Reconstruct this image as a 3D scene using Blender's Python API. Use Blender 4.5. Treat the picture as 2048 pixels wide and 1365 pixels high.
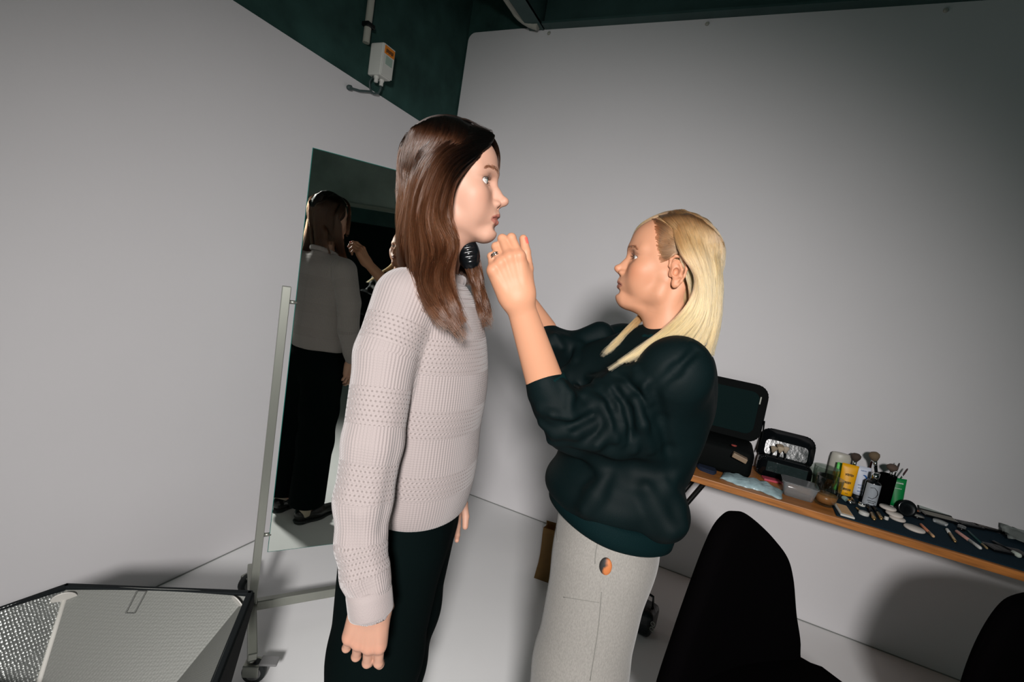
import bpy, bmesh, math, random
import numpy as np
from mathutils import Vector, Matrix
random.seed(4); rng = np.random.default_rng(7)
PI = math.pi
scn = bpy.context.scene
for o in list(bpy.data.objects): bpy.data.objects.remove(o)

# ------------------------------------------------------------------ camera
CAMZ = 1.45; FPX = 947.15
RO, PIT, YAW = [math.radians(a) for a in (-9.5503, -6.8068, 23.533)]
_f = np.array([math.cos(PIT)*math.cos(YAW), math.cos(PIT)*math.sin(YAW), math.sin(PIT)])
_r0 = np.array([math.sin(YAW), -math.cos(YAW), 0.0]); _d0 = np.cross(_f, _r0)
_r = math.cos(RO)*_r0+math.sin(RO)*_d0; _d = -math.sin(RO)*_r0+math.cos(RO)*_d0
CM = np.array([_r, _d, _f])
cam = bpy.data.cameras.new('camera'); cam_o = bpy.data.objects.new('camera', cam)
scn.collection.objects.link(cam_o); scn.camera = cam_o
cam.sensor_width = 36; cam.lens = FPX/2048*36; cam.clip_start = 0.02
cam_o.matrix_world = Matrix(((_r[0], -_d[0], -_f[0], 0), (_r[1], -_d[1], -_f[1], 0), (_r[2], -_d[2], -_f[2], CAMZ), (0, 0, 0, 1)))
def ray(x, y): return CM.T @ np.array([(x-1024)/FPX, (y-682.5)/FPX, 1.0])
def at(x, y, dep): return np.array([0, 0, CAMZ]) + dep*ray(x, y)          # pixel + depth -> world
def on(x, y, ax, val):
    d = ray(x, y); o = np.array([0, 0, CAMZ]); return o+(val-o[ax])/d[ax]*d

# ------------------------------------------------------------------ light and exposure
scn.view_settings.view_transform = 'Standard'; scn.view_settings.look = 'None'
scn.view_settings.gamma = 1; scn.view_settings.use_curve_mapping = False
scn.view_settings.exposure = 0.0
W = bpy.data.worlds.new('world'); scn.world = W; W.use_nodes = True
W.node_tree.nodes['Background'].inputs[0].default_value = (0.16, 0.62, 0.55, 1)
W.node_tree.nodes['Background'].inputs[1].default_value = 0.16
def spot(name, loc, target, power, size, angle, blend, color):
    l = bpy.data.lights.new(name, 'SPOT'); l.energy = power; l.shadow_soft_size = size
    l.spot_size = math.radians(angle); l.spot_blend = blend; l.color = color
    o = bpy.data.objects.new(name, l); scn.collection.objects.link(o); o.location = loc
    o.rotation_euler = (Vector(target)-Vector(loc)).to_track_quat('-Z', 'Y').to_euler(); return o
spot('studio_flash', (-1.059, -0.457, 1.914), (2.767, 1.145, 0.025), 400, 0.15, 91.6, 1.0, (1.0, 0.965, 0.95))

al = bpy.data.lights.new('added_fill', 'AREA'); al.shape = 'DISK'; al.size = 1.1; al.energy = 3; al.color = (1.0, .93, .82)  # added soft fill for the sweater's back; no such source in the room
alo = bpy.data.objects.new('added_fill', al); scn.collection.objects.link(alo); alo.location = (-1.1, 1.45, 1.95); alo.rotation_euler = (Vector((.95, .35, 1.15))-alo.location).to_track_quat('-Z', 'Y').to_euler()

# ------------------------------------------------------------------ helpers
COL = scn.collection
def link(o, parent=None):
    COL.objects.link(o)
    if parent is not None: o.parent = parent
    return o
def tag(o, label=None, cat=None, group=None, kind=None):
    if label: o['label'] = label
    if cat: o['category'] = cat
    if group: o['group'] = group
    if kind: o['kind'] = kind
    return o
def empty(name, loc=(0, 0, 0), rz=0.0):
    o = bpy.data.objects.new(name, None); o.location = loc; o.rotation_euler = (0, 0, rz); return link(o)
def mesh_np(name, v, f, mat=None, parent=None, smooth=True, col=None, uv=None, mi=None):
    me = bpy.data.meshes.new(name)
    v = np.asarray(v, dtype=np.float32)
    if isinstance(f, np.ndarray):
        n, k = f.shape
        me.vertices.add(len(v)); me.vertices.foreach_set('co', v.ravel())
        me.loops.add(n*k); me.loops.foreach_set('vertex_index', f.astype(np.int32).ravel())
        me.polygons.add(n); me.polygons.foreach_set('loop_start', np.arange(0, n*k, k, dtype=np.int32))
        me.update(calc_edges=True)
    else:
        me.from_pydata([tuple(p) for p in v.tolist()], [], f); me.update()
    me.validate()
    if smooth: me.polygons.foreach_set('use_smooth', np.ones(len(me.polygons), bool))
    if col is not None:
        a = me.color_attributes.new('Col', 'FLOAT_COLOR', 'POINT')
        a.data.foreach_set('color', np.c_[col, np.ones(len(col))].astype(np.float32).ravel())
    if uv is not None:
        a = me.attributes.new('kn', 'FLOAT_VECTOR', 'POINT'); a.data.foreach_set('vector', np.asarray(uv, np.float32).ravel())
    if mat is not None:
        for m in (mat if isinstance(mat, (list, tuple)) else [mat]): me.materials.append(m)
    if mi is not None: me.polygons.foreach_set('material_index', np.asarray(mi, np.int32))
    return link(bpy.data.objects.new(name, me), parent)
def obj(name, bm, mat, parent=None, smooth=False):
    me = bpy.data.meshes.new(name); bmesh.ops.recalc_face_normals(bm, faces=bm.faces[:]); bm.to_mesh(me); bm.free()
    for m in (mat if isinstance(mat, (list, tuple)) else [mat]): me.materials.append(m)
    if smooth: me.shade_smooth() if hasattr(me, 'shade_smooth') else None
    o = bpy.data.objects.new(name, me)
    if smooth:
        for p in me.polygons: p.use_smooth = True
    return link(o, parent)
def box(bm, lo, hi, bev=0.0, M=None, mi=0, seg=2):
    lo = Vector(lo); hi = Vector(hi); c = (lo+hi)/2; s = hi-lo
    r = bmesh.ops.create_cube(bm, size=1.0)['verts']
    for v in r: v.co = Vector((v.co.x*s.x, v.co.y*s.y, v.co.z*s.z))+c
    fs = list({f for v in r for f in v.link_faces})
    if bev > 0:
        es = list({e for v in r for e in v.link_edges})
        q = bmesh.ops.bevel(bm, geom=es, offset=bev, segments=seg, affect='EDGES', profile=0.5)
        fs = list({f for f in q['faces']}|{f for f in fs if f.is_valid})
        vs = list({v for f in fs for v in f.verts})
    else: vs = r
    for f in fs: f.material_index = mi
    if M is not None: bmesh.ops.transform(bm, matrix=M, verts=vs)
    return vs
def tube(bm, pts, rad, n=10, mi=0, cap=True, sx=1.0):
    pts = [Vector(p) for p in pts]; rads = rad if isinstance(rad, (list, tuple)) else [rad]*len(pts)
    rings = []; prev = None
    for i, p in enumerate(pts):
        t = (pts[min(i+1, len(pts)-1)]-pts[max(i-1, 0)]).normalized()
        if prev is None:
            a = Vector((0, 0, 1)) if abs(t.z) < .9 else Vector((1, 0, 0)); u = t.cross(a).normalized()
        else: u = (prev-t*prev.dot(t)).normalized()
        prev = u; w = t.cross(u)
        rings.append([bm.verts.new(p+u*math.cos(2*PI*k/n)*rads[i]*sx+w*math.sin(2*PI*k/n)*rads[i]) for k in range(n)])
    for i in range(len(rings)-1):
        for k in range(n):
            f = bm.faces.new((rings[i][k], rings[i][(k+1) % n], rings[i+1][(k+1) % n], rings[i+1][k])); f.material_index = mi; f.smooth = True
    if cap:
        for r in (rings[0][::-1], rings[-1]):
            f = bm.faces.new(r); f.material_index = mi
def lathe(bm, prof, n=24, M=None, mi=0, sx=1.0, sy=1.0):
    """prof: list of (radius, z); open profile, ends closed when the radius is not 0"""
    rings = []
    for r, z in prof:
        rings.append([bm.verts.new((r*math.cos(2*PI*k/n)*sx, r*math.sin(2*PI*k/n)*sy, z)) for k in range(n)])
    for i in range(len(rings)-1):
        for k in range(n):
            f = bm.faces.new((rings[i][k], rings[i][(k+1) % n], rings[i+1][(k+1) % n], rings[i+1][k])); f.material_index = mi; f.smooth = True
    for r, z in ((rings[0][::-1], 0), (rings[-1], 1)):
        try:
            f = bm.faces.new(r); f.material_index = mi
        except ValueError: pass
    vs = [v for r in rings for v in r]
    if M is not None: bmesh.ops.transform(bm, matrix=M, verts=vs)
    return vs
def prism(bm, poly, z0, z1, M=None, mi=0):
    a = [bm.verts.new((x, y, z0)) for x, y in poly]; b = [bm.verts.new((x, y, z1)) for x, y in poly]; n = len(poly)
    fs = [bm.faces.new(a[::-1]), bm.faces.new(b)]+[bm.faces.new((a[i], a[(i+1) % n], b[(i+1) % n], b[i])) for i in range(n)]
    for f in fs: f.material_index = mi
    if M is not None: bmesh.ops.transform(bm, matrix=M, verts=a+b)
    return a+b
def rrect(w, h, r, n=5):
    out = []
    for cx, cy, a0 in ((w/2-r, h/2-r, 0), (-w/2+r, h/2-r, PI/2), (-w/2+r, -h/2+r, PI), (w/2-r, -h/2+r, 1.5*PI)):
        for k in range(n+1): out.append((cx+r*math.cos(a0+PI/2*k/n), cy+r*math.sin(a0+PI/2*k/n)))
    return out
def basis(o, x, y, z):
    return Matrix(((x[0], y[0], z[0], o[0]), (x[1], y[1], z[1], o[1]), (x[2], y[2], z[2], o[2]), (0, 0, 0, 1)))
def T(x, y, z): return Matrix.Translation((x, y, z))
def Rx(a): return Matrix.Rotation(a, 4, 'X')
def Ry(a): return Matrix.Rotation(a, 4, 'Y')
def Rz(a): return Matrix.Rotation(a, 4, 'Z')

# ------------------------------------------------------------------ materials
def srgb(r, g, b):
    f = lambda c: (c/255/12.92 if c/255 <= .04045 else ((c/255+.055)/1.055)**2.4); return (f(r), f(g), f(b), 1)
def mat(name, color, rough=.6, metal=0.0, noise=None, bump=None, spec=.5, sheen=0, coat=0, trans=0, ior=1.45, sss=0, alpha=1, aniso=None, vcol=False):
    m = bpy.data.materials.new(name); m.use_nodes = True; nt = m.node_tree; N = nt.nodes; L = nt.links
    b = N['Principled BSDF']; b.inputs['Base Color'].default_value = color; b.inputs['Roughness'].default_value = rough
    b.inputs['Metallic'].default_value = metal; b.inputs['Specular IOR Level'].default_value = spec
    b.inputs['Sheen Weight'].default_value = sheen; b.inputs['Coat Weight'].default_value = coat
    b.inputs['Transmission Weight'].default_value = trans; b.inputs['IOR'].default_value = ior
    b.inputs['Alpha'].default_value = alpha
    if sss:
        b.inputs['Subsurface Weight'].default_value = sss; b.inputs['Subsurface Radius'].default_value = (1, .35, .2); b.inputs['Subsurface Scale'].default_value = .006
    tc = N.new('ShaderNodeTexCoord'); src = None
    if vcol:
        a = N.new('ShaderNodeAttribute'); a.attribute_name = 'Col'; src = a.outputs['Color']; L.new(src, b.inputs['Base Color'])
    if noise:      # (scale, amount, stretch)
        n = N.new('ShaderNodeTexNoise'); n.inputs['Scale'].default_value = noise[0]; n.inputs['Detail'].default_value = 6
        mp = N.new('ShaderNodeMapping'); L.new(tc.outputs['Object'], mp.inputs[0]); L.new(mp.outputs[0], n.inputs['Vector'])
        if len(noise) > 2: mp.inputs['Scale'].default_value = noise[2]
        mr = N.new('ShaderNodeMapRange'); mr.inputs[1].default_value = .25; mr.inputs[2].default_value = .75
        mr.inputs[3].default_value = 1-noise[1]; mr.inputs[4].default_value = 1+noise[1]; L.new(n.outputs['Fac'], mr.inputs[0])
        mx = N.new('ShaderNodeMix'); mx.data_type = 'RGBA'; mx.blend_type = 'MULTIPLY'; mx.inputs[0].default_value = 1
        if src: L.new(src, mx.inputs[6])
        else: mx.inputs[6].default_value = color
        cb = N.new('ShaderNodeCombineColor'); [L.new(mr.outputs[0], cb.inputs[i]) for i in range(3)]
        L.new(cb.outputs[0], mx.inputs[7]); L.new(mx.outputs[2], b.inputs['Base Color'])
    if bump:       # (scale, strength, distance)
        n = N.new('ShaderNodeTexNoise'); n.inputs['Scale'].default_value = bump[0]; n.inputs['Detail'].default_value = 4
        L.new(tc.outputs['Object'], n.inputs['Vector'])
        bp = N.new('ShaderNodeBump'); bp.inputs['Strength'].default_value = bump[1]; bp.inputs['Distance'].default_value = bump[2]
        L.new(n.outputs['Fac'], bp.inputs['Height']); L.new(bp.outputs[0], b.inputs['Normal'])
    return m
MT = {}
MT['plaster'] = mat('white_plaster', (.67, .655, .665, 1), .75, noise=(1.3, .03), bump=(60, .15, .002), spec=.3)
MT['concrete'] = mat('dark_concrete', (.024, .062, .054, 1), .85, noise=(7, .35), bump=(40, .4, .004), spec=.2)
MT['floor'] = mat('white_floor', (.78, .78, .78, 1), .55, noise=(1.6, .04), spec=.3)
MT['steel_dark'] = mat('dark_steel', (.035, .075, .070, 1), .5, .2, noise=(5, .2))
MT['deck'] = mat('galvanised_deck', (.16, .26, .25, 1), .45, .3, noise=(8, .15))
MT['nickel'] = mat('brushed_nickel', (.34, .35, .31, 1), .38, .75, noise=(20, .06, (1, 1, .1)))
MT['chrome'] = mat('chrome', (.8, .8, .8, 1), .12, 1)
MT['mirror'] = mat('mirror_silver', (.66, .70, .655, 1), .006, 1, noise=(2.5, .05))
MT['glassedge'] = mat('mirror_edge', (.01, .12, .10, 1), .15, coat=.5)
MT['wheel'] = mat('black_rubber', (.012, .016, .016, 1), .6)
MT['wheelgrey'] = mat('grey_plastic', (.18, .18, .18, 1), .5)
MT['plastic_white'] = mat('white_plastic', (.62, .62, .58, 1), .45)
MT['orange'] = mat('orange_sticker', (.75, .22, .01, 1), .5)
MT['ink'] = mat('black_ink', (.01, .01, .01, 1), .5)
MT['cable'] = mat('grey_cable', (.05, .075, .075, 1), .5)
MT['conduit'] = mat('grey_conduit', (.36, .36, .31, 1), .5)
MT['wood'] = mat('oak_wood', (.40, .15, .035, 1), .42, noise=(14, .38, (6, .5, 6)), bump=(60, .15, .001))
MT['black_fabric'] = mat('black_fabric', (.0010, .0008, .0010, 1), .95, spec=.02)
MT['black_nylon'] = mat('black_nylon', (.0022, .0032, .0032, 1), .7, bump=(250, .4, .001), spec=.08)
MT['black_gloss'] = mat('black_gloss', (.004, .005, .006, 1), .18)
MT['mesh_panel'] = mat('green_black_mesh', (.002, .011, .011, 1), .75, bump=(400, .5, .001), spec=.1)
MT['black_metal'] = mat('black_metal', (.006, .007, .007, 1), .4, .3)
MT['glass'] = mat('clear_glass', (.93, .96, .94, 1), .02, trans=1, ior=1.12)
MT['clear'] = mat('clear_plastic', (.85, .9, .92, 1), .12, trans=.85, ior=1.2)
MT['coffee'] = mat('milky_coffee', (.38, .16, .055, 1), .3)
MT['towel'] = mat('navy_towel', (.012, .028, .042, 1), .95, bump=(350, .8, .003), spec=.1)
MT['kraft'] = mat('brown_kraft', (.25, .14, .045, 1), .8, noise=(8, .15))
gm = MT['glass']; nt_ = gm.node_tree; gl_ = nt_.nodes.new('ShaderNodeBsdfGlossy'); gl_.inputs['Roughness'].default_value = .03; tr_ = nt_.nodes.new('ShaderNodeBsdfTransparent'); tr_.inputs[0].default_value = (.80, .84, .81, 1)
lw_ = nt_.nodes.new('ShaderNodeLayerWeight'); lw_.inputs[0].default_value = .25; mx_ = nt_.nodes.new('ShaderNodeMixShader'); pw_ = nt_.nodes.new('ShaderNodeMath'); pw_.operation = 'MULTIPLY'; pw_.inputs[1].default_value = .55; nt_.links.new(lw_.outputs['Facing'], pw_.inputs[0]); nt_.links.new(pw_.outputs[0], mx_.inputs[0]); nt_.links.new(tr_.outputs[0], mx_.inputs[1]); nt_.links.new(gl_.outputs[0], mx_.inputs[2])
nt_.links.new(mx_.outputs[0], nt_.nodes['Material Output'].inputs[0])
def cm(name, r, g, b, rough=.45, **k): return mat(name, srgb(r, g, b), rough, **k)

# ------------------------------------------------------------------ signed distance modelling (numpy)
class Sdf:
    def __init__(s, lo, hi, h):
        s.lo = np.array(lo, float); s.h = h; s.n = np.ceil((np.array(hi)-s.lo)/h).astype(int)+1
        s.f = np.full(s.n, 0.5, np.float32); s.lab = np.zeros(s.n, np.int8)
        s.ax = [(s.lo[i]+h*np.arange(s.n[i])).astype(np.float32) for i in range(3)]
    def sub(s, lo, hi):
        a = np.clip(np.floor((np.array(lo)-s.lo)/s.h).astype(int), 0, s.n); b = np.clip(np.ceil((np.array(hi)-s.lo)/s.h).astype(int)+1, 0, s.n)
        sl = tuple(slice(a[i], b[i]) for i in range(3))
        X = s.ax[0][sl[0]][:, None, None]; Y = s.ax[1][sl[1]][None, :, None]; Z = s.ax[2][sl[2]][None, None, :]
        return sl, X, Y, Z
    def put(s, sl, d, k, op, lab):
        F = s.f[sl]
        if F.size == 0: return
        if op > 0:
            if lab: 
                L = s.lab[sl]; L[d < F] = lab
            hh = np.maximum(k-np.abs(F-d), 0)/max(k, 1e-6); s.f[sl] = np.minimum(F, d)-hh*hh*k*.25
        else:
            d = -d; hh = np.maximum(k-np.abs(F-d), 0)/max(k, 1e-6); s.f[sl] = np.maximum(F, d)+hh*hh*k*.25
    def cap(s, a, b, ra, rb=None, k=.01, op=1, lab=0, flat=None):
        """tapered capsule; flat=(axis vector, factor) squeezes it along an axis"""
        a = np.array(a, float); b = np.array(b, float); rb = ra if rb is None else rb; R = max(ra, rb)+k+4*s.h+.004
        if flat is not None: R *= max(1, flat[1])
        sl, X, Y, Z = s.sub(np.minimum(a, b)-R, np.maximum(a, b)+R)
        ab = b-a; L2 = max(ab@ab, 1e-9); px, py, pz = X-a[0], Y-a[1], Z-a[2]
        t = np.clip((px*ab[0]+py*ab[1]+pz*ab[2])/L2, 0, 1)
        qx, qy, qz = px-t*ab[0], py-t*ab[1], pz-t*ab[2]; q2 = qx*qx+qy*qy+qz*qz; r = ra+(rb-ra)*t
        if flat is not None:
            n = np.array(flat[0], float); n /= np.linalg.norm(n); w = qx*n[0]+qy*n[1]+qz*n[2]
            q2n = q2-w*w+(w/flat[1])**2
            d = (np.sqrt(np.maximum(q2n, 1e-12))-r)*min(1, flat[1])
        else: d = np.sqrt(q2)-r
        s.put(sl, d.astype(np.float32), k, op, lab)
    def chain(s, pts, rs, k=.01, op=1, lab=0, flat=None):
        for i in range(len(pts)-1): s.cap(pts[i], pts[i+1], rs[i], rs[i+1], k, op, lab, flat)
    def ell(s, c, r, R=None, k=.01, op=1, lab=0, p=None):
        c = np.array(c, float); r = np.array(r, float) if np.ndim(r) else np.full(3, float(r)); m = (r.max() if R is not None else r)+k+4*s.h+.004
        sl, X, Y, Z = s.sub(c-m, c+m); x, y, z = X-c[0], Y-c[1], Z-c[2]
        if R is not None:
            R = np.array(R, float); x, y, z = (R[0, 0]*x+R[1, 0]*y+R[2, 0]*z, R[0, 1]*x+R[1, 1]*y+R[2, 1]*z, R[0, 2]*x+R[1, 2]*y+R[2, 2]*z)
        k0 = np.sqrt((x/r[0])**2+(y/r[1])**2+(z/r[2])**2); k1 = np.sqrt((x/r[0]**2)**2+(y/r[1]**2)**2+(z/r[2]**2)**2)
        d = k0*(k0-1)/np.maximum(k1, 1e-5); d = np.where(k0 < .15, -r.min()*.85, d)
        s.put(sl, np.broadcast_to(d, s.f[sl].shape).astype(np.float32), k, op, lab)
    def half(s, p, n, k=.004):        # keep only the side against the normal
        n = np.array(n, float); n /= np.linalg.norm(n); X = s.ax[0][:, None, None]; Y = s.ax[1][None, :, None]; Z = s.ax[2][None, None, :]
        d = (X-p[0])*n[0]+(Y-p[1])*n[1]+(Z-p[2])*n[2]
        hh = np.maximum(k-np.abs(s.f-d), 0)/k; s.f = (np.maximum(s.f, d)+hh*hh*k*.25).astype(np.float32)
    def mesh(s, relax=0):
        F = s.f; sg = F < 0
        c = [F[i:F.shape[0]-1+i, j:F.shape[1]-1+j, k:F.shape[2]-1+k] for i in (0, 1) for j in (0, 1) for k in (0, 1)]
        cnt = sum((x < 0).astype(np.int8) for x in c); act = (cnt > 0) & (cnt < 8); I = np.argwhere(act)
        idx = np.full(act.shape, -1, np.int32); idx[act] = np.arange(len(I))
        vals = np.stack([x[act] for x in c], 1); offs = np.array([(i, j, k) for i in (0, 1) for j in (0, 1) for k in (0, 1)], float)
        acc = np.zeros((len(I), 3)); num = np.zeros(len(I))
        for a in range(8):
            for b in range(a+1, 8):
                if np.abs(offs[a]-offs[b]).sum() != 1: continue
                va, vb = vals[:, a], vals[:, b]; x = (va < 0) != (vb < 0)
                t = np.where(x, va/np.where(x, va-vb, 1), 0)
                acc += np.where(x[:, None], offs[a]+(offs[b]-offs[a])*t[:, None], 0); num += x
        V = s.lo+s.h*(I+acc/num[:, None])
        faces = []
        for ax in range(3):
            u, w = (ax+1) % 3, (ax+2) % 3
            sa = [slice(None)]*3; sb = [slice(None)]*3; sa[ax] = slice(0, -1); sb[ax] = slice(1, None)
            A = sg[tuple(sa)]; B = sg[tuple(sb)]; e = np.argwhere(A != B)
            e = e[(e[:, u] > 0) & (e[:, w] > 0) & (e[:, u] < act.shape[u]) & (e[:, w] < act.shape[w])]
            q = []
            for du, dw in ((1, 1), (0, 1), (0, 0), (1, 0)):
                z = e.copy(); z[:, u] -= du; z[:, w] -= dw; q.append(idx[z[:, 0], z[:, 1], z[:, 2]])
            q = np.stack(q, 1); fl = A[e[:, 0], e[:, 1], e[:, 2]]; q[~fl] = q[~fl][:, ::-1]; faces.append(q)
        Fc = np.concatenate(faces); Fc = Fc[(Fc >= 0).all(1)]
        for _ in range(relax):
            S = np.zeros_like(V); C = np.zeros(len(V))
            for a, b in ((0, 1), (1, 2), (2, 3), (3, 0)):
                for p, q2 in ((a, b), (b, a)):
                    np.add.at(S, Fc[:, p], V[Fc[:, q2]]); np.add.at(C, Fc[:, p], 1)
            V = V*.4+S/np.maximum(C, 1)[:, None]*.6
        labs = s.lab[tuple(I.T)]
        return V, Fc, labs
class Frame:
    def __init__(s, o, fwd, left=None, up=(0, 0, 1), sc=1.0):
        s.sc = sc
        f = np.array(fwd, float); f /= np.linalg.norm(f)
        if left is None: u = np.array(up, float); l = np.cross(u, f); l /= np.linalg.norm(l); u = np.cross(f, l)
        else: l = np.array(left, float); l -= f*(l@f); l /= np.linalg.norm(l); u = np.cross(f, l)
        s.o = np.array(o, float); s.R = np.array([f, l, u]).T
    def w(s, p): return np.asarray(p, float)*s.sc @ s.R.T + s.o
    def l(s, p): return (np.asarray(p, float)-s.o) @ s.R/s.sc
def join(*parts):
    vs, fs, cs, n = [], [], [], 0
    for v, f, c in parts: vs.append(v); fs.append(f+n); cs.append(c); n += len(v)
    return np.concatenate(vs), np.concatenate(fs), np.concatenate(cs)
def gauss(v, c, r):
    c = np.array(c, float); return np.exp(-(((v-c)/np.array(r, float))**2).sum(1))

# ================================================================== ROOM
BX, LY, TOPW, CEIL = 2.767, 1.865, 2.305, 3.34
def st(name, bm, m, parent=None, smooth=False):
    o = obj(name, bm, m, parent, smooth)
    if parent is None: o['kind'] = 'structure'
    return o
bm = bmesh.new(); box(bm, (-4, -4.6, -.1), (BX+.2, LY+.2, 0)); st('floor', bm, MT['floor'])
bm = bmesh.new(); box(bm, (-4, LY+.010, 0), (BX+.2, LY+.2, CEIL)); wl = st('wall_left', bm, MT['concrete'])
bm = bmesh.new(); box(bm, (-4, LY, .004), (BX, LY+.012, TOPW)); st('plaster_panel', bm, MT['plaster'], wl)
bm = bmesh.new(); box(bm, (BX+.006, -4.6, 0), (BX+.2, LY+.010, CEIL)); wb = st('wall_back', bm, MT['concrete'])
bm = bmesh.new()
poly = [(-4.6, .004), (LY, .004)]+[(LY-.05+.05*math.cos(a), 3.0-.05+.05*math.sin(a)) for a in np.linspace(0, PI/2, 8)]+[(1.5, 3.005), (1.0, 2.99), (-4.6, 2.985)]
prism(bm, poly, 0, .008, basis((BX, 0, 0), (0, 1, 0), (0, 0, 1), (1, 0, 0))); st('plaster_panel', bm, MT['plaster'], wb)
for y, z in ((1.30, 2.965), (.40, 2.962), (-.60, 2.955)):
    bm = bmesh.new(); lathe(bm, [(.009, 0), (.011, .004), (.006, .012)], 10, basis((BX, y, z), (0, 1, 0), (0, 0, 1), (-1, 0, 0))); obj('wall_screw', bm, MT['conduit'], wb)
bm = bmesh.new(); box(bm, (-4, -4.6, CEIL), (BX+.2, LY+.2, CEIL+.1)); st('ceiling', bm, MT['concrete'])
joint = mat('dark_joint', (.22, .23, .22, 1), .9)
bm = bmesh.new(); box(bm, (-4, LY-.0035, 0), (BX, LY+.001, .0045)); st('trim_1', bm, joint)
bm = bmesh.new(); box(bm, (BX-.0035, -4.6, 0), (BX+.001, LY, .0045)); st('trim_2', bm, joint)
# far side of the studio, seen only in the mirror
bm = bmesh.new(); box(bm, (-4, -3.2, 2.08), (BX, -3.0, CEIL)); wr = st('wall_rear', bm, mat('lit_grey_concrete', (.42, .46, .42, 1), .85, noise=(2.2, .3), bump=(30, .3, .004)))  # base colour made paler to stand in for light on this wall
bm = bmesh.new(); box(bm, (-4, -2.995, 2.085), (BX, -2.97, 2.125)); obj('metal_edge_strip', bm, MT['conduit'], wr)
bm = bmesh.new(); box(bm, (-4, -3.15, 1.90), (BX, -3.02, 2.08)); obj('dark_beam', bm, MT['steel_dark'], wr)
bm = bmesh.new(); box(bm, (-4, -4.6, 0), (BX, -4.5, CEIL)); st('added_backdrop', bm, mat('added_backdrop_black', (.004, .008, .008, 1), .9))  # added black sheet, keeps the opening dark in the mirror
# steel along the ceiling
bm = bmesh.new(); box(bm, (2.735, -4.5, 3.0), (2.75, 1.33, 3.14)); box(bm, (2.70, -4.5, 2.988), (BX+.004, 1.33, 3.0)); box(bm, (2.68, -4.5, 3.14), (BX+.004, 1.33, 3.155))
sb = tag(obj('ceiling_beam', bm, MT['steel_dark']), kind='structure')
bm = bmesh.new(); box(bm, (.2, 1.335, 2.985), (BX, 1.35, 3.2)); box(bm, (.2, 1.335, 2.985), (BX-.005, 1.43, 3.0))
tag(obj('ceiling_beam', bm, MT['steel_dark']), kind='structure')
bm = bmesh.new(); x = 2.69; prof = []
while x > .2:
    prof += [(x, 3.20), (x-.05, 3.20), (x-.075, 3.27), (x-.13, 3.27)]; x -= .155
a = [bm.verts.new((px, 1.33, z)) for px, z in prof]; b = [bm.verts.new((px, -4.5, z)) for px, z in prof]
for i in range(len(a)-1): bm.faces.new((a[i], a[i+1], b[i+1], b[i]))
tag(obj('ceiling_deck', bm, MT['deck']), kind='structure')
# pipe under the ceiling
bm = bmesh.new(); pp = [(.3, 1.475, 3.035), (2.60, 1.475, 3.035)]+[(2.60+.12*math.sin(a), 1.475-.12+.12*math.cos(a), 3.035-.03*a) for a in np.linspace(.3, PI/2, 6)]
tube(bm, pp, .027, 14)
t = tag(obj('ceiling_pipe', bm, MT['conduit']), 'grey pipe under the ceiling bending at its end towards the back wall', 'pipe')
for xx in (2.2, 2.45):
    bm = bmesh.new(); tube(bm, [(xx-.012, 1.475, 3.035), (xx+.012, 1.475, 3.035)], .031, 12); obj('clamp', bm, MT['black_metal'], t)
# conduit and junction box on the left wall
cx = on(730, 86, 1, LY)[0]
bm = bmesh.new(); zt = on(730, 86, 1, LY)[2]; tube(bm, [(cx, LY-.006, zt), (cx, LY-.006, CEIL)], .017, 10)
t = tag(obj('wall_conduit', bm, MT['conduit']), 'grey vertical conduit on the dark concrete above the switch box', 'conduit')
bm = bmesh.new(); box(bm, (cx-.026, LY-.03, zt+.07), (cx+.026, LY+.012, zt+.09), .003); obj('clamp', bm, MT['black_metal'], t)
t = empty('switch_box', (1.975, LY+.01, 2.365)); tag(t, 'white isolator switch box with an orange label on dark concrete', 'switch box')
bm = bmesh.new(); box(bm, (-.042, -.085, 0), (.042, 0, .155), .008); obj('casing', bm, MT['plastic_white'], t)
bm = bmesh.new(); box(bm, (-.041, -.09, .005), (.041, -.084, .150), .002); lid = obj('lid', bm, MT['plastic_white'], t)
bm = bmesh.new(); box(bm, (-.036, -.0925, .105), (.036, -.0895, .143)); lb = obj('orange_label', bm, MT['orange'], t)
bm = bmesh.new()
for i in range(6): box(bm, (-.026+i*.009, -.0935, .112+(i % 2)*.003), (-.021+i*.009, -.092, .13))
obj('print', bm, MT['ink'], lb)
bm = bmesh.new(); box(bm, (-.022, -.0925, .06), (.026, -.0895, .098)); obj('rating_plate', bm, mat('pale_green_plate', (.32, .42, .36, 1), .4), t)
bm = bmesh.new(); tube(bm, [(.04, -.05, .10), (.06, -.05, .10)], .011, 10); obj('switch_knob', bm, MT['ink'], t)
for x0 in (-.022, .018):
    bm = bmesh.new(); lathe(bm, [(.013, 0), (.013, -.012), (.010, -.014), (.010, -.032), (.006, -.034)], 12, T(x0, -.045, .004)); obj('cable_gland', bm, MT['plastic_white'], t)
hk = on(697, 176, 1, LY)
bm = bmesh.new(); p0 = (1.993, LY-.035, 2.335)
tube(bm, [p0, (1.992, LY-.034, 2.315), (1.985, LY-.028, 2.295), (1.965, LY-.02, 2.287), (1.94, LY-.016, 2.286), (hk[0]+.06, LY-.014, hk[2]+.012), (hk[0], LY-.01, hk[2])], .0055, 8)
tube(bm, [(1.945, LY-.02, 2.36), (1.93, LY-.015, 2.33), (1.935, LY-.018, 2.30), (1.955, LY-.02, 2.287)], .004, 8)
t = tag(obj('power_cable', bm, MT['cable']), 'thin grey cable looping from the switch box to the wall edge', 'cable')
bm = bmesh.new(); lathe(bm, [(.010, 0), (.013, .01), (.011, .022)], 12, basis((hk[0]-.004, LY+.002, hk[2]), (1, 0, 0), (0, 0, 1), (0, -1, 0))); obj('cable_end', bm, MT['cable'], t)

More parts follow.
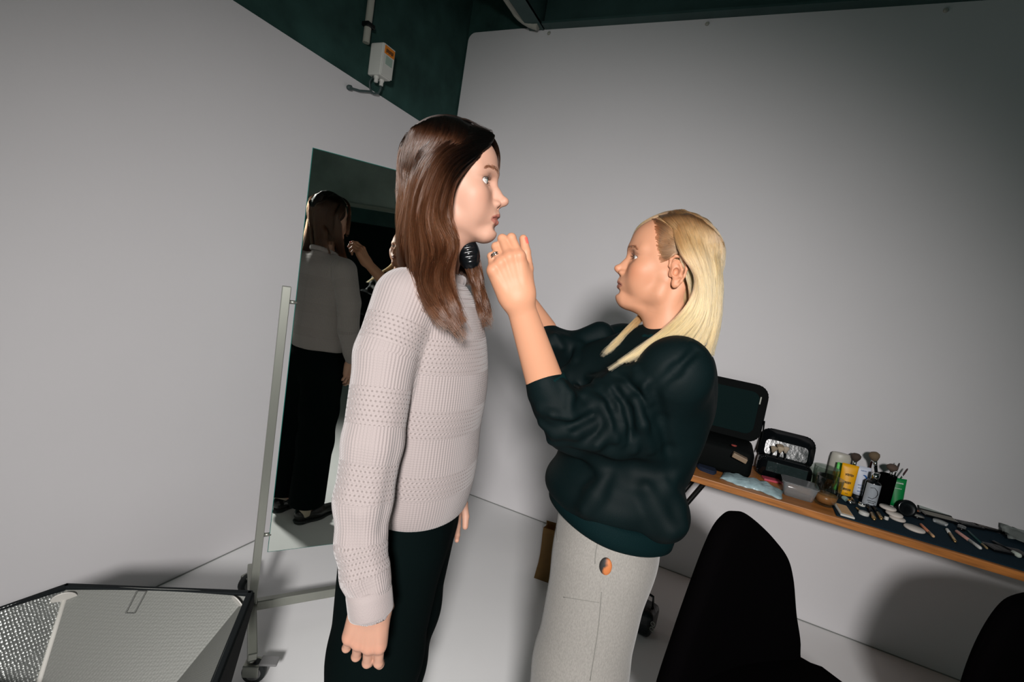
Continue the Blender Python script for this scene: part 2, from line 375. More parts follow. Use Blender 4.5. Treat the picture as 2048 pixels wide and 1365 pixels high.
# ================================================================== MIRROR ON ITS STAND
mo = np.array([1.179, 1.386, 0.0]); md = np.array([.806, -.592, 0]); md /= np.linalg.norm(md); mn = np.array([-md[1]*-1, 0, 0]); mn = np.array([-.592, -.806, 0]); mn /= np.linalg.norm(mn)
MM = basis(mo, md, -mn, (0, 0, 1))          # x along the mirror, y away from the camera, z up
t = empty('standing_mirror'); t.matrix_world = MM; tag(t, 'tall frameless mirror on a brushed metal wheeled stand behind the woman', 'mirror')
MW = .52; mz0, mz1 = .318, 1.787; mx0 = .034
bm = bmesh.new(); box(bm, (mx0, -.004, mz0), (mx0+MW, -.0035, mz1)); gl = obj('mirror_pane', bm, MT['mirror'], t)
bm = bmesh.new(); box(bm, (mx0-.002, -.0035, mz0-.002), (mx0+MW+.002, .004, mz1+.002)); obj('mirror_edge', bm, MT['glassedge'], t)
for s, xx in ((0, 0.0), (1, MW+.068)):
    bm = bmesh.new(); box(bm, (xx-.014, -.012, .085), (xx+.014, .014, 1.313), .002); po = obj('post', bm, MT['nickel'], t)
    for z in (1.26, .385):
        a, b = (xx+.012, mx0+.004) if s == 0 else (mx0+MW-.004, xx-.012)
        bm = bmesh.new(); tube(bm, [(a, .002, z), (b, .002, z)], .007, 10); obj('pin', bm, MT['nickel'], po)
    bm = bmesh.new(); box(bm, (xx-.015, -.255, .085), (xx+.015, .255, .112), .003); obj('foot', bm, MT['nickel'], t)
    for yy in (-.24, .24):
        CT = T(xx, yy, 0)@Rz(1.2 if yy < 0 else -.9)@T(-xx, -yy, 0)
        bm = bmesh.new(); tube(bm, [(xx, yy, .088), (xx, yy, .070)], .014, 12);  box(bm, (xx-.022, yy-.03, .030), (xx-.018, yy+.02, .072), .002); box(bm, (xx+.018, yy-.03, .030), (xx+.022, yy+.02, .072), .002); box(bm, (xx-.022, yy-.03, .066), (xx+.022, yy+.02, .072), .002)
        bmesh.ops.transform(bm, matrix=CT, verts=bm.verts); cs = obj('caster', bm, MT['nickel'], t)
        bm = bmesh.new(); lathe(bm, [(.012, -.014), (.036, -.013), (.038, -.009), (.038, .009), (.036, .013), (.012, .014)], 28, CT@T(xx, yy-.012, .038)@Ry(PI/2)); obj('wheel', bm, MT['wheel'], cs)
        bm = bmesh.new(); lathe(bm, [(.004, -.016), (.024, -.015), (.024, .015), (.004, .016)], 20, CT@T(xx, yy-.012, .038)@Ry(PI/2)); obj('hub', bm, MT['wheelgrey'], cs)
        if s == 0 and yy < 0:
            bm = bmesh.new(); box(bm, (xx-.020, yy-.085, .072), (xx+.020, yy-.028, .080), .003, CT); obj('brake_lever', bm, MT['wheelgrey'], cs)
bm = bmesh.new(); box(bm, (.014, -.012, .085), (MW+.054, .014, .122), .003); obj('crossbar', bm, MT['nickel'], t)

# ================================================================== SOFTBOX
sn = np.array([0., 0., 1.]); ZR = .44
A_, B_, C_, D_ = [on(*q, 2, ZR) for q in ((-230, 1300), (133, 1172), (500, 1186), (428, 1365))]
D_ = C_+(D_-C_)/np.linalg.norm(D_-C_)*.50; E_ = D_+(A_-D_)*.5+np.array([-.02, -.20, 0])
rim = [B_, C_, D_, E_, A_]; NS = len(rim); B, C = B_, C_; eu = (C-B)/np.linalg.norm(C-B); SD = .36
cen = sum(rim)/NS; rs = .16; foot = on(-40, 1800, 2, .08)
apx = [foot+(p-cen)*rs for p in rim]
t = empty('softbox', (0, 0, 0)); tag(t, 'open black studio softbox with silver lining tipped upward on the floor', 'softbox')
t.location = (0, 0, 0)
def silver(name, rough, bs, st_, metal, colr):
    m = mat(name, colr, rough, metal); nt = m.node_tree; N = nt.nodes; L = nt.links
    tc = N.new('ShaderNodeTexCoord'); v = N.new('ShaderNodeTexVoronoi'); v.inputs['Scale'].default_value = bs; v.inputs['Randomness'].default_value = .35
    mp = N.new('ShaderNodeMapping'); L.new(tc.outputs['Object'], mp.inputs[0]); L.new(mp.outputs[0], v.inputs['Vector'])
    bp = N.new('ShaderNodeBump'); bp.inputs['Strength'].default_value = st_; bp.inputs['Distance'].default_value = .004
    L.new(v.outputs['Distance'], bp.inputs['Height']); L.new(bp.outputs[0], N['Principled BSDF'].inputs['Normal']); return m
SV1 = silver('silver_lining', .60, 170, .22, .2, (.19, .195, .18, 1)); SV2 = silver('hammered_silver', .36, 150, .6, .85, (.46, .48, .46, 1))
OUT = MT['black_nylon']
for i in range(NS):
    a, b, c, d = [Vector(p) for p in (rim[i], rim[(i+1) % NS], apx[(i+1) % NS], apx[i])]
    bm = bmesh.new(); NU, NV = 16, 16; g = []
    nrm = (b-a).cross(d-a).normalized(); mid = Vector(cen*.5+foot*.5)
    if nrm.dot(mid-a) < 0: nrm = -nrm
    for j in range(NV+1):
        v = j/NV; row = []
        for k in range(NU+1):
            u = k/NU; p = a.lerp(b, u).lerp(d.lerp(c, u), v); p = p+nrm*(.018*math.sin(PI*u)*(1-v)*(.3+v)); row.append(bm.verts.new(p))
        g.append(row)
    for j in range(NV):
        for k in range(NU): f = bm.faces.new((g[j][k], g[j][k+1], g[j+1][k+1], g[j+1][k])); f.smooth = True
    inner = obj('lining_panel', bm, SV2 if i == NS-1 else SV1, t)
    bm = bmesh.new(); g = [Vector(x)-nrm*.012 for x in (a, b, c, d)]
    q = [bm.verts.new(x) for x in g]+[bm.verts.new(x-nrm*.002) for x in g]
    for f in ((0, 1, 2, 3), (7, 6, 5, 4), (0, 4, 5, 1), (1, 5, 6, 2), (2, 6, 7, 3), (3, 7, 4, 0)): bm.faces.new([q[z] for z in f])
    obj('outer_panel', bm, OUT, t)
    # black rim tape
    e = (b-a).normalized(); bm = bmesh.new(); M_ = basis(a, e, Vector(sn), e.cross(Vector(sn)))
    box(bm, (-.006, -.020, -.008), ((b-a).length+.006, .003, .008), .003, M_)
    obj('rim_tape', bm, mat('black_tape', (.006, .008, .009, 1), .7, spec=.2), t)
    if i == 1:
        bm = bmesh.new(); e2 = (b-a).normalized(); sd_ = e2.cross(Vector((0, 0, 1))); sd_ = sd_ if sd_.dot(a-Vector(cen)) > 0 else -sd_
        q = [a+sd_*.008, b+sd_*.008, b+sd_*.02-Vector((0, 0, .16)), a+sd_*.010-Vector((0, 0, .035))]; q = [bm.verts.new(z) for z in q]+[bm.verts.new(z+sd_*.004) for z in q]
        for f in ((0, 1, 2, 3), (7, 6, 5, 4), (0, 4, 5, 1), (1, 5, 6, 2), (2, 6, 7, 3), (3, 7, 4, 0)): bm.faces.new([q[z] for z in f])
        obj('outer_skirt', bm, OUT, t)
    # rod in a white sleeve
    bm = bmesh.new(); ax = Vector(apx[i]); inw = (Vector(cen)-a).normalized()
    tube(bm, [a+inw*.012-Vector(sn)*.012+(ax-a)*s_ for s_ in np.linspace(0, 1, 6)], .0065 if i != 1 else .002, 8)
    obj('rod_sleeve', bm, mat('white_sleeve', (.55, .54, .50, 1), .5), t)
    bm = bmesh.new(); cc = a+(ax-a).normalized()*.028+inw*.012
    wn = (Vector(cen*.5+foot*.5)-cc).normalized()
    lathe(bm, [(.027, -.002), (.027, .001)], 20, Matrix.Translation(cc)@wn.to_track_quat('Z', 'Y').to_matrix().to_4x4())
    obj('corner_pocket', bm, mat('white_pocket', (.60, .58, .54, 1), .6), t)
bm = bmesh.new()
m4 = [Vector(rim[0]).lerp(Vector(rim[1]), u).lerp(Vector(apx[0]).lerp(Vector(apx[1]), u), v) for u, v in ((.39, .02), (.44, .02), (.44, .12), (.39, .12))]
nr = (m4[1]-m4[0]).cross(m4[3]-m4[0]).normalized(); nr = nr if nr.dot(Vector(cen*.5+foot*.5)-m4[0]) > 0 else -nr
for i in range(4): tube(bm, [m4[i]+nr*.018, m4[(i+1) % 4]+nr*.018], .0008, 4)
obj('stitched_tab', bm, mat('grey_thread', (.1, .1, .1, 1), .8), t)
bm = bmesh.new(); p = Vector(on(455, 1283, 1, C[1]-.07)); box(bm, (-.002, -.006, -.006), (.04, .006, .002), .002, Matrix.Translation(p)); obj('pull_tab', bm, mat('blue_grey_tab', (.12, .15, .2, 1), .5), t)
bm = bmesh.new(); lathe(bm, [(.03, 0), (.085, .004), (.085, .03), (.05, .036), (.05, .07), (.0, .07)], 28, Matrix.Translation(Vector(foot))@Vector(-sn).to_track_quat('Z', 'Y').to_matrix().to_4x4()); obj('speed_ring', bm, MT['black_metal'], t)

# ================================================================== CHAIRS
def make_chair(name, label, o, e, out, seat_z, d=.46, side=-1):
    """o: bottom corner of the back, e: direction along the back, out: outline (s,z) in the plane of the back; the seat goes to -n"""
    e = np.array([e[0], e[1], 0.]); e /= np.linalg.norm(e); n = np.array([-e[1], e[0], 0])
    t = empty(name); tag(t, label, 'chair', None); t.matrix_world = basis((o[0], o[1], 0), e, n, (0, 0, 1))
    bm = bmesh.new(); K = len(out); cs = sum(p[0] for p in out)/K; cz = sum(p[1] for p in out)/K; rings = []
    for dy, sc in ((-.026, .90), (-.034, .80), (-.020, .97), (0, 1.0), (.020, .97), (.030, .90), (.034, .78)): pass
    for dy, sc in ((-.034, .0), (-.034, .55), (-.032, .86), (-.022, .96), (0, 1.0), (.022, .96), (.032, .86), (.034, .55), (.034, 0)):
        rings.append([bm.verts.new((cs+(s-cs)*sc, dy-.05*((s-cs)*sc/.28)**2, cz+(z-cz)*sc)) for s, z in out])
    for i in range(len(rings)-1):
        for k in range(K): bm.faces.new((rings[i][k], rings[i][(k+1) % K], rings[i+1][(k+1) % K], rings[i+1][k])).smooth = True
    bmesh.ops.remove_doubles(bm, verts=bm.verts, dist=.0005); obj('backrest', bm, MT['black_fabric'], t)
    w = max(p[0] for p in out)-min(p[0] for p in out); s0 = min(p[0] for p in out)
    bm = bmesh.new(); pl = [(x+s0+w/2, side*(y+d/2)) for x, y in rrect(w+.03, d, .12, 7)]; prism(bm, pl, seat_z-.07, seat_z)
    bmesh.ops.bevel(bm, geom=[e_ for e_ in bm.edges if abs(e_.verts[0].co.z-e_.verts[1].co.z) < 1e-5], offset=.025, segments=3, affect='EDGES', profile=.5)
    obj('seat', bm, MT['black_fabric'], t, True)
    for sx in (.09, w-.09):
        for sy in (-.05, -d+.08):
            bm = bmesh.new(); tube(bm, [(s0+sx, -side*sy, seat_z-.06), (s0+sx+(.05 if sx > w/2 else -.05), -side*(sy+(.04 if sy > -.1 else -.04)), .012)], [.013, .010], 10); obj('leg', bm, MT['black_metal'], t)
    return t
def smooth_out(pts, n=6):
    out = []; K = len(pts)
    for i in range(K):
        p0, p1, p2, p3 = [np.array(pts[(i+j-1) % K]) for j in range(4)]
        for k in range(n):
            u = k/n; out.append(tuple(.5*((2*p1)+(-p0+p2)*u+(2*p0-5*p1+4*p2-p3)*u*u+(-p0+3*p1-3*p2+p3)*u**3)))
    return out
make_chair('black_chair', 'black upholstered chair with a tall tapered back beside the shelf', (1.20, 0.0), (.796, -.605),
    smooth_out([(-.005, .47), (.03, .62), (.075, .78), (.118, .905), (.165, .952), (.225, .957), (.33, .905), (.425, .835), (.475, .76), (.52, .64), (.565, .52), (.55, .44), (.28, .42), (.03, .43)]), .50)
make_chair('black_chair', 'second black chair cut off by the right edge under the shelf end', (1.669, -.756), (.45, -.893),
    smooth_out([(.0, .4625), (-.027, .5875), (-.015, .7125), (.037, .8125), (.112, .8525), (.30, .869), (.49, .8525), (.56, .8125), (.61, .7125), (.62, .5875), (.59, .44), (.50, .37), (.30, .35), (.10, .38)]), .40, d=.38, side=-1)
from mathutils.bvhtree import BVHTree

# ================================================================== PEOPLE
SKIN = mat('skin', (.7, .45, .35, 1), .52, vcol=True, sss=.12, spec=.34, bump=(420, .12, .0006))
EYEM = mat('eyeball', (.8, .8, .8, 1), .08, vcol=True, coat=.6)
def hair_mat(name, root, tip, rough=.32):
    m = bpy.data.materials.new(name); m.use_nodes = True; nt = m.node_tree; N = nt.nodes; L = nt.links; N.clear()
    out = N.new('ShaderNodeOutputMaterial'); p = N.new('ShaderNodeBsdfHairPrincipled'); p.parametrization = 'COLOR'
    hi = N.new('ShaderNodeHairInfo'); mr = N.new('ShaderNodeValToRGB'); mr.color_ramp.elements[0].color = root+(1,); mr.color_ramp.elements[1].color = tip+(1,)
    mr.color_ramp.elements[0].position = .06; mr.color_ramp.elements[1].position = .60
    L.new(hi.outputs['Intercept'], mr.inputs[0]); mv = N.new('ShaderNodeMapRange'); L.new(hi.outputs['Random'], mv.inputs[0]); mv.inputs[3].default_value = .55; mv.inputs[4].default_value = 1.5
    hs = N.new('ShaderNodeHueSaturation'); L.new(mr.outputs[0], hs.inputs['Color']); L.new(mv.outputs[0], hs.inputs['Value']); L.new(hs.outputs[0], p.inputs['Color'])
    for k_, v_ in (('Roughness', rough), ('Radial Roughness', .5), ('Random Roughness', .2)):
        if k_ in p.inputs: p.inputs[k_].default_value = v_
    L.new(hi.outputs['Random'], p.inputs['Random']) if 'Random' in p.inputs else None
    L.new(p.outputs[0], out.inputs[0]); return m
def curves_obj(name, strands, radii, m, parent):
    """strands: list of (n,3) arrays; real hair strands as Blender hair curves"""
    hc = bpy.data.hair_curves.new(name); hc.add_curves([len(s) for s in strands])
    hc.attributes['position'].data.foreach_set('vector', np.concatenate(strands).astype(np.float32).ravel())
    r = hc.attributes.get('radius') or hc.attributes.new('radius', 'FLOAT', 'POINT')
    r.data.foreach_set('value', np.concatenate(radii).astype(np.float32)); hc.materials.append(m)
    return link(bpy.data.objects.new(name, hc), parent)
def spline(pts, n):
    pts = np.array(pts, float); K = len(pts); P = np.vstack([2*pts[0]-pts[1], pts, 2*pts[-1]-pts[-2]])
    d = np.r_[0, np.cumsum(np.linalg.norm(np.diff(pts[:, :3], axis=0), axis=1))]; t = np.interp(np.linspace(0, d[-1], n), d, np.arange(K)); i = np.minimum(t.astype(int), K-2); u = (t-i)[:, None]
    p0, p1, p2, p3 = P[i], P[i+1], P[i+2], P[i+3]
    return .5*((2*p1)+(-p0+p2)*u+(2*p0-5*p1+4*p2-p3)*u*u+(-p0+3*p1-3*p2+p3)*u**3)
def curtain(guides, count, thick, npt=20, out_dir=None, wave=.004, frizz=.0016, rad=.00035, tip=.25, seed=1, short=.30, clump=26, coll=None, feather=0.0):
    """strands spread between neighbouring guide curves; returns strands, radii and a closed sheet mesh behind them"""
    g = [spline(x, npt) for x in guides]; G = np.array(g); R_ = np.random.default_rng(seed); S, Rr = [], []
    K = len(g); tt = np.linspace(0, 1, npt); od = np.array(out_dir, float)/np.linalg.norm(out_dir)
    cl = R_.random((clump, 4))
    for i in range(count):
        u = R_.random()*(K-1); c = int((u/(K-1))*clump) % clump
        uc = (c+.5)/clump*(K-1); pull = .86*tt**1.1; uu = np.clip(u*(1-pull)+uc*pull, 0, K-1.0001)
        i0 = uu.astype(int); f_ = (uu-i0)[:, None]; P = G[i0, np.arange(npt)]*(1-f_)+G[np.minimum(i0+1, K-1), np.arange(npt)]*f_
        dep = (R_.random()-.35)*thick; ph = cl[c, 0]*6.28+R_.normal()*.35; w = wave*(.6+.8*cl[c, 1])
        P = P+od*(dep*(.35+.65*np.minimum(tt*4, 1))+w*np.sin(ph+tt*(9+5*cl[c, 2]))*tt)[:, None]
        tang = np.gradient(P, axis=0); side = np.cross(tang, od); side /= np.maximum(np.linalg.norm(side, axis=1), 1e-6)[:, None]
        P = P+side*((w*np.cos(ph*1.7+tt*8)*tt)+R_.normal()*frizz*(.4+tt)+frizz*1.4*np.sin(tt*R_.uniform(10, 24)+R_.random()*6)*tt)[:, None]
        P = P+od*(R_.normal()*frizz*(.3+tt))[:, None]
        if coll is not None: P = push(P, *coll)
        L_ = 1-short*(.5*R_.random()**1.2+.5*cl[c, 3]); m = npt; P = spline(P[:max(3, int(round(npt*L_)))], m) if L_ < .97 else P
        if feather:
            f_ = feather*R_.random()**(.8 if feather > .3 else 1.2); tq = np.linspace(f_, 1, npt)*(npt-1); P = np.stack([np.interp(tq, np.arange(npt), P[:, q_]) for q_ in range(3)], 1)
        S.append(P); Rr.append(rad*(1-(1-tip)*tt**2)*(.8+.4*R_.random()))
    return S, Rr
class Snap:
    """keeps hair outside the head and its scalp cap"""
    def __init__(s, *ms):
        v, f, _ = join(*[(a, b, np.zeros((len(a), 3))) for a, b in ms]); s.t = BVHTree.FromPolygons([Vector(p) for p in v.tolist()], f.tolist())
    def stick(s, P, ex=.002):
        out = []
        for p in P:
            loc, n, _, d = s.t.find_nearest(Vector(p)); out.append(np.array(loc+n*ex))
        return np.array(out)
    def __call__(s, P, ex=.0012, lim=.07):
        P = P.copy()
        for i, p in enumerate(P):
            loc, n, _, d = s.t.find_nearest(Vector(p), lim)
            if loc is None: continue
            side = (Vector(p)-loc).dot(n)
            if side < ex: P[i] = np.array(loc+n*ex)
        return P
def push(P, FR, c, r, ex=.002):
    if isinstance(FR, Snap): return FR(P, c)
    q = FR.l(P)-np.array(c); k = np.sqrt(((q/np.array(r))**2).sum(1)); m = (k < 1+ex/.09) & (k > .3)
    q[m] *= ((1+ex/.09)/k[m])[:, None]; return FR.w(q+np.array(c))
def shell(FR, q, c, r, a0, a1, n=7, z0=.06, low=-.13, ex=.004, w1=1.0, sn=None, xe=0.0):
    G = []
    for w in np.linspace(0, w1, n):
        a = math.radians(a0+(a1-a0)*w); c_ = np.array(c); r_ = np.array(r)
        P0 = c_+r_*np.array([math.cos(a), .02*q, math.sin(a)]); L = lambda A, B_: np.array(A)*(1-w)+np.array(B_)*w
        a2 = a*.92+.05; P05 = c_+r_*np.array([math.cos(a2)*.82, q*.56, math.sin(a2)*.82])
        pts = [P0, P05, L((.040-xe*2.2, q*(.074+xe*.2), z0), (-.09, q*.02, .06)), L((-.002-xe*.3, q*.085, .012+xe*.6), (-.105, q*.015, -.01)), L((-.035-xe, q*.082, -.06), (-.10, q*.012, -.075)), L((-.038-xe, q*.074, low), (-.095, q*.012, low-.01))]
        G.append(list(push(FR.w(np.array(pts)), FR, c, r, ex) if sn is None else sn(spline(push(FR.w(np.array(pts)), FR, c, r, ex), 14), ex, .06)))
    return G
def sheet(guides, npt, off, thick, out_dir, trim=.0):
    g = [spline(x, npt) for x in guides]; od = np.array(out_dir, float)/np.linalg.norm(out_dir); G = np.array(g); K = len(g)
    nu = K*3; us = np.linspace(0, K-1.0001, nu); rows = []
    for u in us:
        i = int(u); f_ = u-i; rows.append(G[i]*(1-f_)+G[min(i+1, K-1)]*f_)
    A = np.array(rows)[:, 6:int(npt*(1-trim))]; n2 = A.shape[1]; ed = np.sin(np.linspace(0, PI, nu))[:, None]**.5*(np.clip(np.linspace(.1, 4, n2), 0, 1)*np.clip(np.linspace(1.2, .25, n2), 0, 1))[None]
    F_ = A+od*(off+thick*.5*ed)[..., None]; B_ = A+od*(off-thick*.5*ed)[..., None]
    V = np.concatenate([F_.reshape(-1, 3), B_.reshape(-1, 3)]); o = nu*n2; fs = []
    for i in range(nu-1):
        for j in range(n2-1):
            a, b, c, d = i*n2+j, (i+1)*n2+j, (i+1)*n2+j+1, i*n2+j+1; fs += [(a, b, c, d), (o+d, o+c, o+b, o+a)]
    for i in range(nu-1):
        fs += [(i*n2, o+i*n2, o+(i+1)*n2, (i+1)*n2), ((i+1)*n2+n2-1, o+(i+1)*n2+n2-1, o+i*n2+n2-1, i*n2+n2-1)]
    for j in range(n2-1):
        fs += [(j+1, o+j+1, o+j, j), ((nu-1)*n2+j, o+(nu-1)*n2+j, o+(nu-1)*n2+j+1, (nu-1)*n2+j+1)]
    return V, np.array(fs)

# ---------------------------------------------------------------- head
def head(FR, P, h=.00125):
    """head and neck by distance fields; x forward, y left, z up, origin midway between the ears at eye height"""
    s = Sdf((-.125, -.095, -.235), (.130, .095, .128), h)
    E = s.ell; C_ = s.cap; jw = P.get('jaw', 1.0); nz = P.get('nose', 0.0); old = P.get('age', 0.0)
    bk = P.get('back', 0.0); E((-.012+bk*.5, 0, .030), (.098-bk*.5, .076, .088), k=.01)
    E((.026, 0, -.020), (.063, .062, .085), k=.03)
    E((.030, 0, .040), (.066, .060, .058), k=.02)
    for q in (-1, 1):
        C_((.000, q*.054*jw, -.040), (.006, q*.050*jw, -.070), .014, .013, k=.02)
        C_((.006, q*.049*jw, -.072), (.074, q*.012, -.102), .014, .012, k=.02)
        E((.058, q*.042, -.026), (.022, .020, .019), k=.022)            # cheekbone
        E((.055, q*.034, -.052), (.026, .022, .030), k=.025)            # cheek
        C_((.085, q*.008, .018), (.066, q*.046, .018), .0085, .008, k=.018)  # brow
    E((.0745, 0, -.062), (.0265, .028, .027), k=.02)
    E((.082+P.get('chin', 0), 0, -.098), (.0145, .016, .0135), k=.014)
    C_((.03, 0, -.085), (.062, 0, -.098), .030, .016, k=.02)
    # neck
    nb = np.array(P['neck']); C_((-.018, 0, -.055), nb, .050*P.get('nw', 1), .050*P.get('nw', 1), k=.03, flat=((0, 1, 0), .95))
    for q in (-1, 1): C_((-.035, q*.052, -.045), nb+[.035, q*.015, -.0], .011, .010, k=.02)
    C_((.015, 0, -.105), nb+[.036, 0, .02], .018, .014, k=.03)
    if old: E((.045, 0, -.108), (.032, .030, .014), k=.02)
    # sockets, lids
    ey = .0315
    for q in (-1, 1):
        E((.0955, q*(ey-.001), -.001), (.0150, .0190, .0110), k=.014, op=-1)
        E((.0700, q*ey, 0), .0137, k=.005)
        E((.0680, q*(ey+.003), .0115), (.0145, .0150, .0040), k=.006)
    # nose
    tip = np.array([.110+nz, 0, -.035+P.get('nup', 0)])
    C_((.085, 0, .006), (.096+nz*.6, 0, -.018), .0060, .0066, k=.012); C_((.096+nz*.6, 0, -.018), tip, .0062, .0072, k=.008)
    E((.094, 0, -.036), (.0150, .0098, .0115), k=.006); E((.088, 0, -.024), (.012, .009, .016), k=.008); tk = P.get('tip', 1.0); E(tip, (.0080*tk, .0082*tk, .0072*tk), k=.006)
    for q in (-1, 1): E((.0955, q*.0112, -.0420), (.0100, .0062, .0060), k=.007)
    C_(tip-[.002, 0, .004], (.092, 0, -.0475), .0048, .0045, k=.005)
    for q in (-1, 1): E((.0995+nz*.6, q*.0060, -.0500), (.0048, .0024, .0036), k=.002, op=-1)
    # mouth
    mo_ = P.get('open', 0.0); lf = P.get('lip', 1.0)
    C_((.092, 0, -.052), (.096, 0, -.0585), .0030, .0035, k=.008)
    up = [(.0830, -.0235, -.0690), (.0912, -.014, -.0655), (.0962, -.004, -.0635), (.0962, .004, -.0635), (.0912, .014, -.0655), (.0830, .0235, -.0690)]
    lo_ = [(.0825, -.0225, -.0700), (.0900, -.012, -.0738-mo_), (.0940, 0, -.0752-mo_), (.0900, .012, -.0738-mo_), (.0825, .0225, -.0700)]
    s.chain(up, [.0022, .0040*lf, .0046*lf, .0046*lf, .0040*lf, .0022], k=.006); s.chain(lo_, [.0022, .0045*lf, .0052*lf, .0045*lf, .0022], k=.006)
    s.chain([(.0885, -.0220, -.0696), (.0990, -.012, -.0697-mo_*.5), (.1025, 0, -.0694-mo_*.5), (.0990, .012, -.0697-mo_*.5), (.0885, .0220, -.0696)], [.0007, .0016+mo_*.5, .0020+mo_*.6, .0016+mo_*.5, .0007], k=.0022, op=-1)
    E((.0985, 0, -.0875-mo_), (.007, .014, .0045), k=.008, op=-1)
    if old:
        pass
    # eye slit
    for q in (-1, 1):
        a = math.radians(-q*8); R_ = np.array([[math.cos(a), -math.sin(a), 0], [math.sin(a), math.cos(a), 0], [0, 0, 1]])
        E((.0800, q*(ey+.0022), -.0008+P.get('lid', 0)), (.0135, .0148, P.get('slit', .0048)), k=.0014, op=-1)
    # ears
    for q in P.get('ears', ()):
        Re = np.array([[math.cos(.30), 0, math.sin(.30)], [0, 1, 0], [-math.sin(.30), 0, math.cos(.30)]])
        c = np.array([-.012, q*.0700, -.016]); Z_ = lambda x: .0045+.013*(.012-x)/.030
        pe = lambda x, z, dy=0.0: c+Re@np.array([x*1.12, q*(Z_(x)*1.1+dy), z*1.12])
        for x, z, r in ((-.002, .012, .0125), (-.004, .002, .0125), (-.002, -.010, .0105), (.002, -.021, .0080)): s.ell(pe(x, z, -.001), (r, .0034, r), k=.006)
        s.cap(c+[.004, -q*.012, .004], pe(.002, 0, -.004), .012, .008, k=.008)
        s.chain([pe(.006, .002), pe(.011, .012), pe(.009, .024), (pe(0, .030)), pe(-.010, .027), pe(-.017, .016), pe(-.018, .003), pe(-.014, -.010), pe(-.008, -.020), pe(-.002, -.027)], [.0022, .0026, .0028, .0029, .0029, .0029, .0028, .0028, .0030, .0034], k=.0035)
        s.ell(pe(.003, -.026, .0005), (.0065, .0042, .0070), k=.005)
        s.chain([pe(.002, .019, .001), pe(-.007, .013, .0015), pe(-.010, .002, .0018), (pe(-.006, -.010, .001)), pe(.003, -.014, .0005)], [.0018, .0022, .0024, .0024, .0020], k=.0035)
        s.ell(pe(.010, -.004, .001), (.0036, .0034, .0060), k=.007)
        s.ell(pe(.001, -.001, .004), (.0062, .0060, .0085), k=.003, op=-1)
    for c, r in P.get('extra', ()): E(c, r, k=.02)
    s.half((0, 0, -.225), (0, 0, -1), k=.004)
    v, f, _ = s.mesh()
    # colours painted from anatomy: lips, blush, lids
    col = np.tile(np.array(P['skin']), (len(v), 1))
    def blend(w, c): 
        nonlocal col
        col = col*(1-w[:, None])+np.array(c)*w[:, None]
    for q in (-1, 1):
        blend(gauss(v, (.062, q*.045, -.034), (.03, .022, .022))*P.get('blush', .35), P['blushc'])
        blend(gauss(v, (.082, q*ey, .008), (.02, .018, .006))*.4, P['lidc'])
        blend(gauss(v, (.082, q*ey, .0045), (.02, .015, .0018))*.55, (.06, .03, .02))
        blend(gauss(v, (-.01, q*.085, -.018), (.02, .01, .03))*.35, P['blushc'])
    blend(gauss(v, (.115, 0, -.036), (.02, .012, .01))*.3, P['blushc'])
    lz = -.0695-mo_*.5; m_ = (v[:, 0] > .078) & (np.abs(v[:, 1]) < .0255)
    wid = 1-np.clip(np.abs(v[:, 1])/.0255, 0, 1)**2.2
    up_e = lz+.0025+(.0082*lf)*wid; lo_e = lz-.0025-(.0108*lf)*wid-mo_*.5
    w = m_*np.clip((up_e-v[:, 2])/.0012, 0, 1)*np.clip((v[:, 2]-lo_e)/.0015, 0, 1)*np.clip(wid*6, 0, 1); blend(w*.85, P['lipc'])
    blend(np.clip(m_*gauss(v, (.094, 0, lz), (.012, .02, .0010+mo_*.4)), 0, 1)*.7, (.10, .02, .015))
    return FR.w(v), f, col
def eyes(FR, iris, parent, gaze=(1, 0, 0), ey=.0315):
    g = np.array(gaze, float); g /= np.linalg.norm(g)
    for q in (1, -1):
        n1, n2 = 20, 28; V = []
        for i in range(n1+1):
            a = PI*(i/n1)**1.25
            for j in range(n2): b = 2*PI*j/n2; V.append((math.cos(a), math.sin(a)*math.cos(b), math.sin(a)*math.sin(b)))
        V = np.array(V); ang = np.arccos(np.clip(V[:, 0], -1, 1)); rad = .0122+.0008*np.exp(-(ang/.42)**4)
        col = np.tile((.70, .66, .63), (len(V), 1)); col[ang < .50] = np.array(iris)*.35; col[ang < .44] = iris; col[ang < .19] = (.004, .004, .004)
        z = np.array([0, 0, 1.0]); l = np.cross(z, g); l /= np.linalg.norm(l); u = np.cross(g, l); Rm = np.array([g, l, u]).T
        V = (V*rad[:, None])@Rm.T+np.array([.0700, q*ey, 0]); F_ = []
        for i in range(n1):
            for j in range(n2): F_.append((i*n2+j, i*n2+(j+1) % n2, (i+1)*n2+(j+1) % n2, (i+1)*n2+j))
        mesh_np('eye', FR.w(V), np.array(F_), EYEM, parent, col=col)
def brows(FR, m, parent, z0=.0215, dens=1.0, th_=.0075, hv=None):
    S, R_ = [], []; lv = FR.l(hv[0]); tr = BVHTree.FromPolygons([Vector(p) for p in lv.tolist()], hv[1].tolist())
    for q in (1, -1):
        for i in range(int(190*dens)):
            u = rng.random(); y = .009+.038*u; z = z0+.0036*math.sin(min(u*1.25, 1.25)*PI/2*1.15)-(.004 if u > .8 else 0)*(u-.8)*5+rng.normal()*th_*.32*(1-.55*u)
            x = .0975-.0020*(y/.01)-.011*((y-.01)/.036)**2+.001
            d = np.array([-.10-.3*u, q*(.5+.5*u), .55*(1-u)-.12])*.0065; pts = []
            for e_ in (0, .5, 1.0):
                o_ = np.array([.15, q*y, z])+d*e_; r_ = tr.ray_cast(Vector(o_), Vector((-1, 0, 0)))
                pts.append(np.array(r_[0])+[.0005+.0004*e_, 0, 0] if r_[0] is not None else o_)
            S.append(FR.w(np.array(pts))); R_.append(np.array([.00020, .00018, .00006]))
    return curves_obj('eyebrows', S, R_, m, parent)
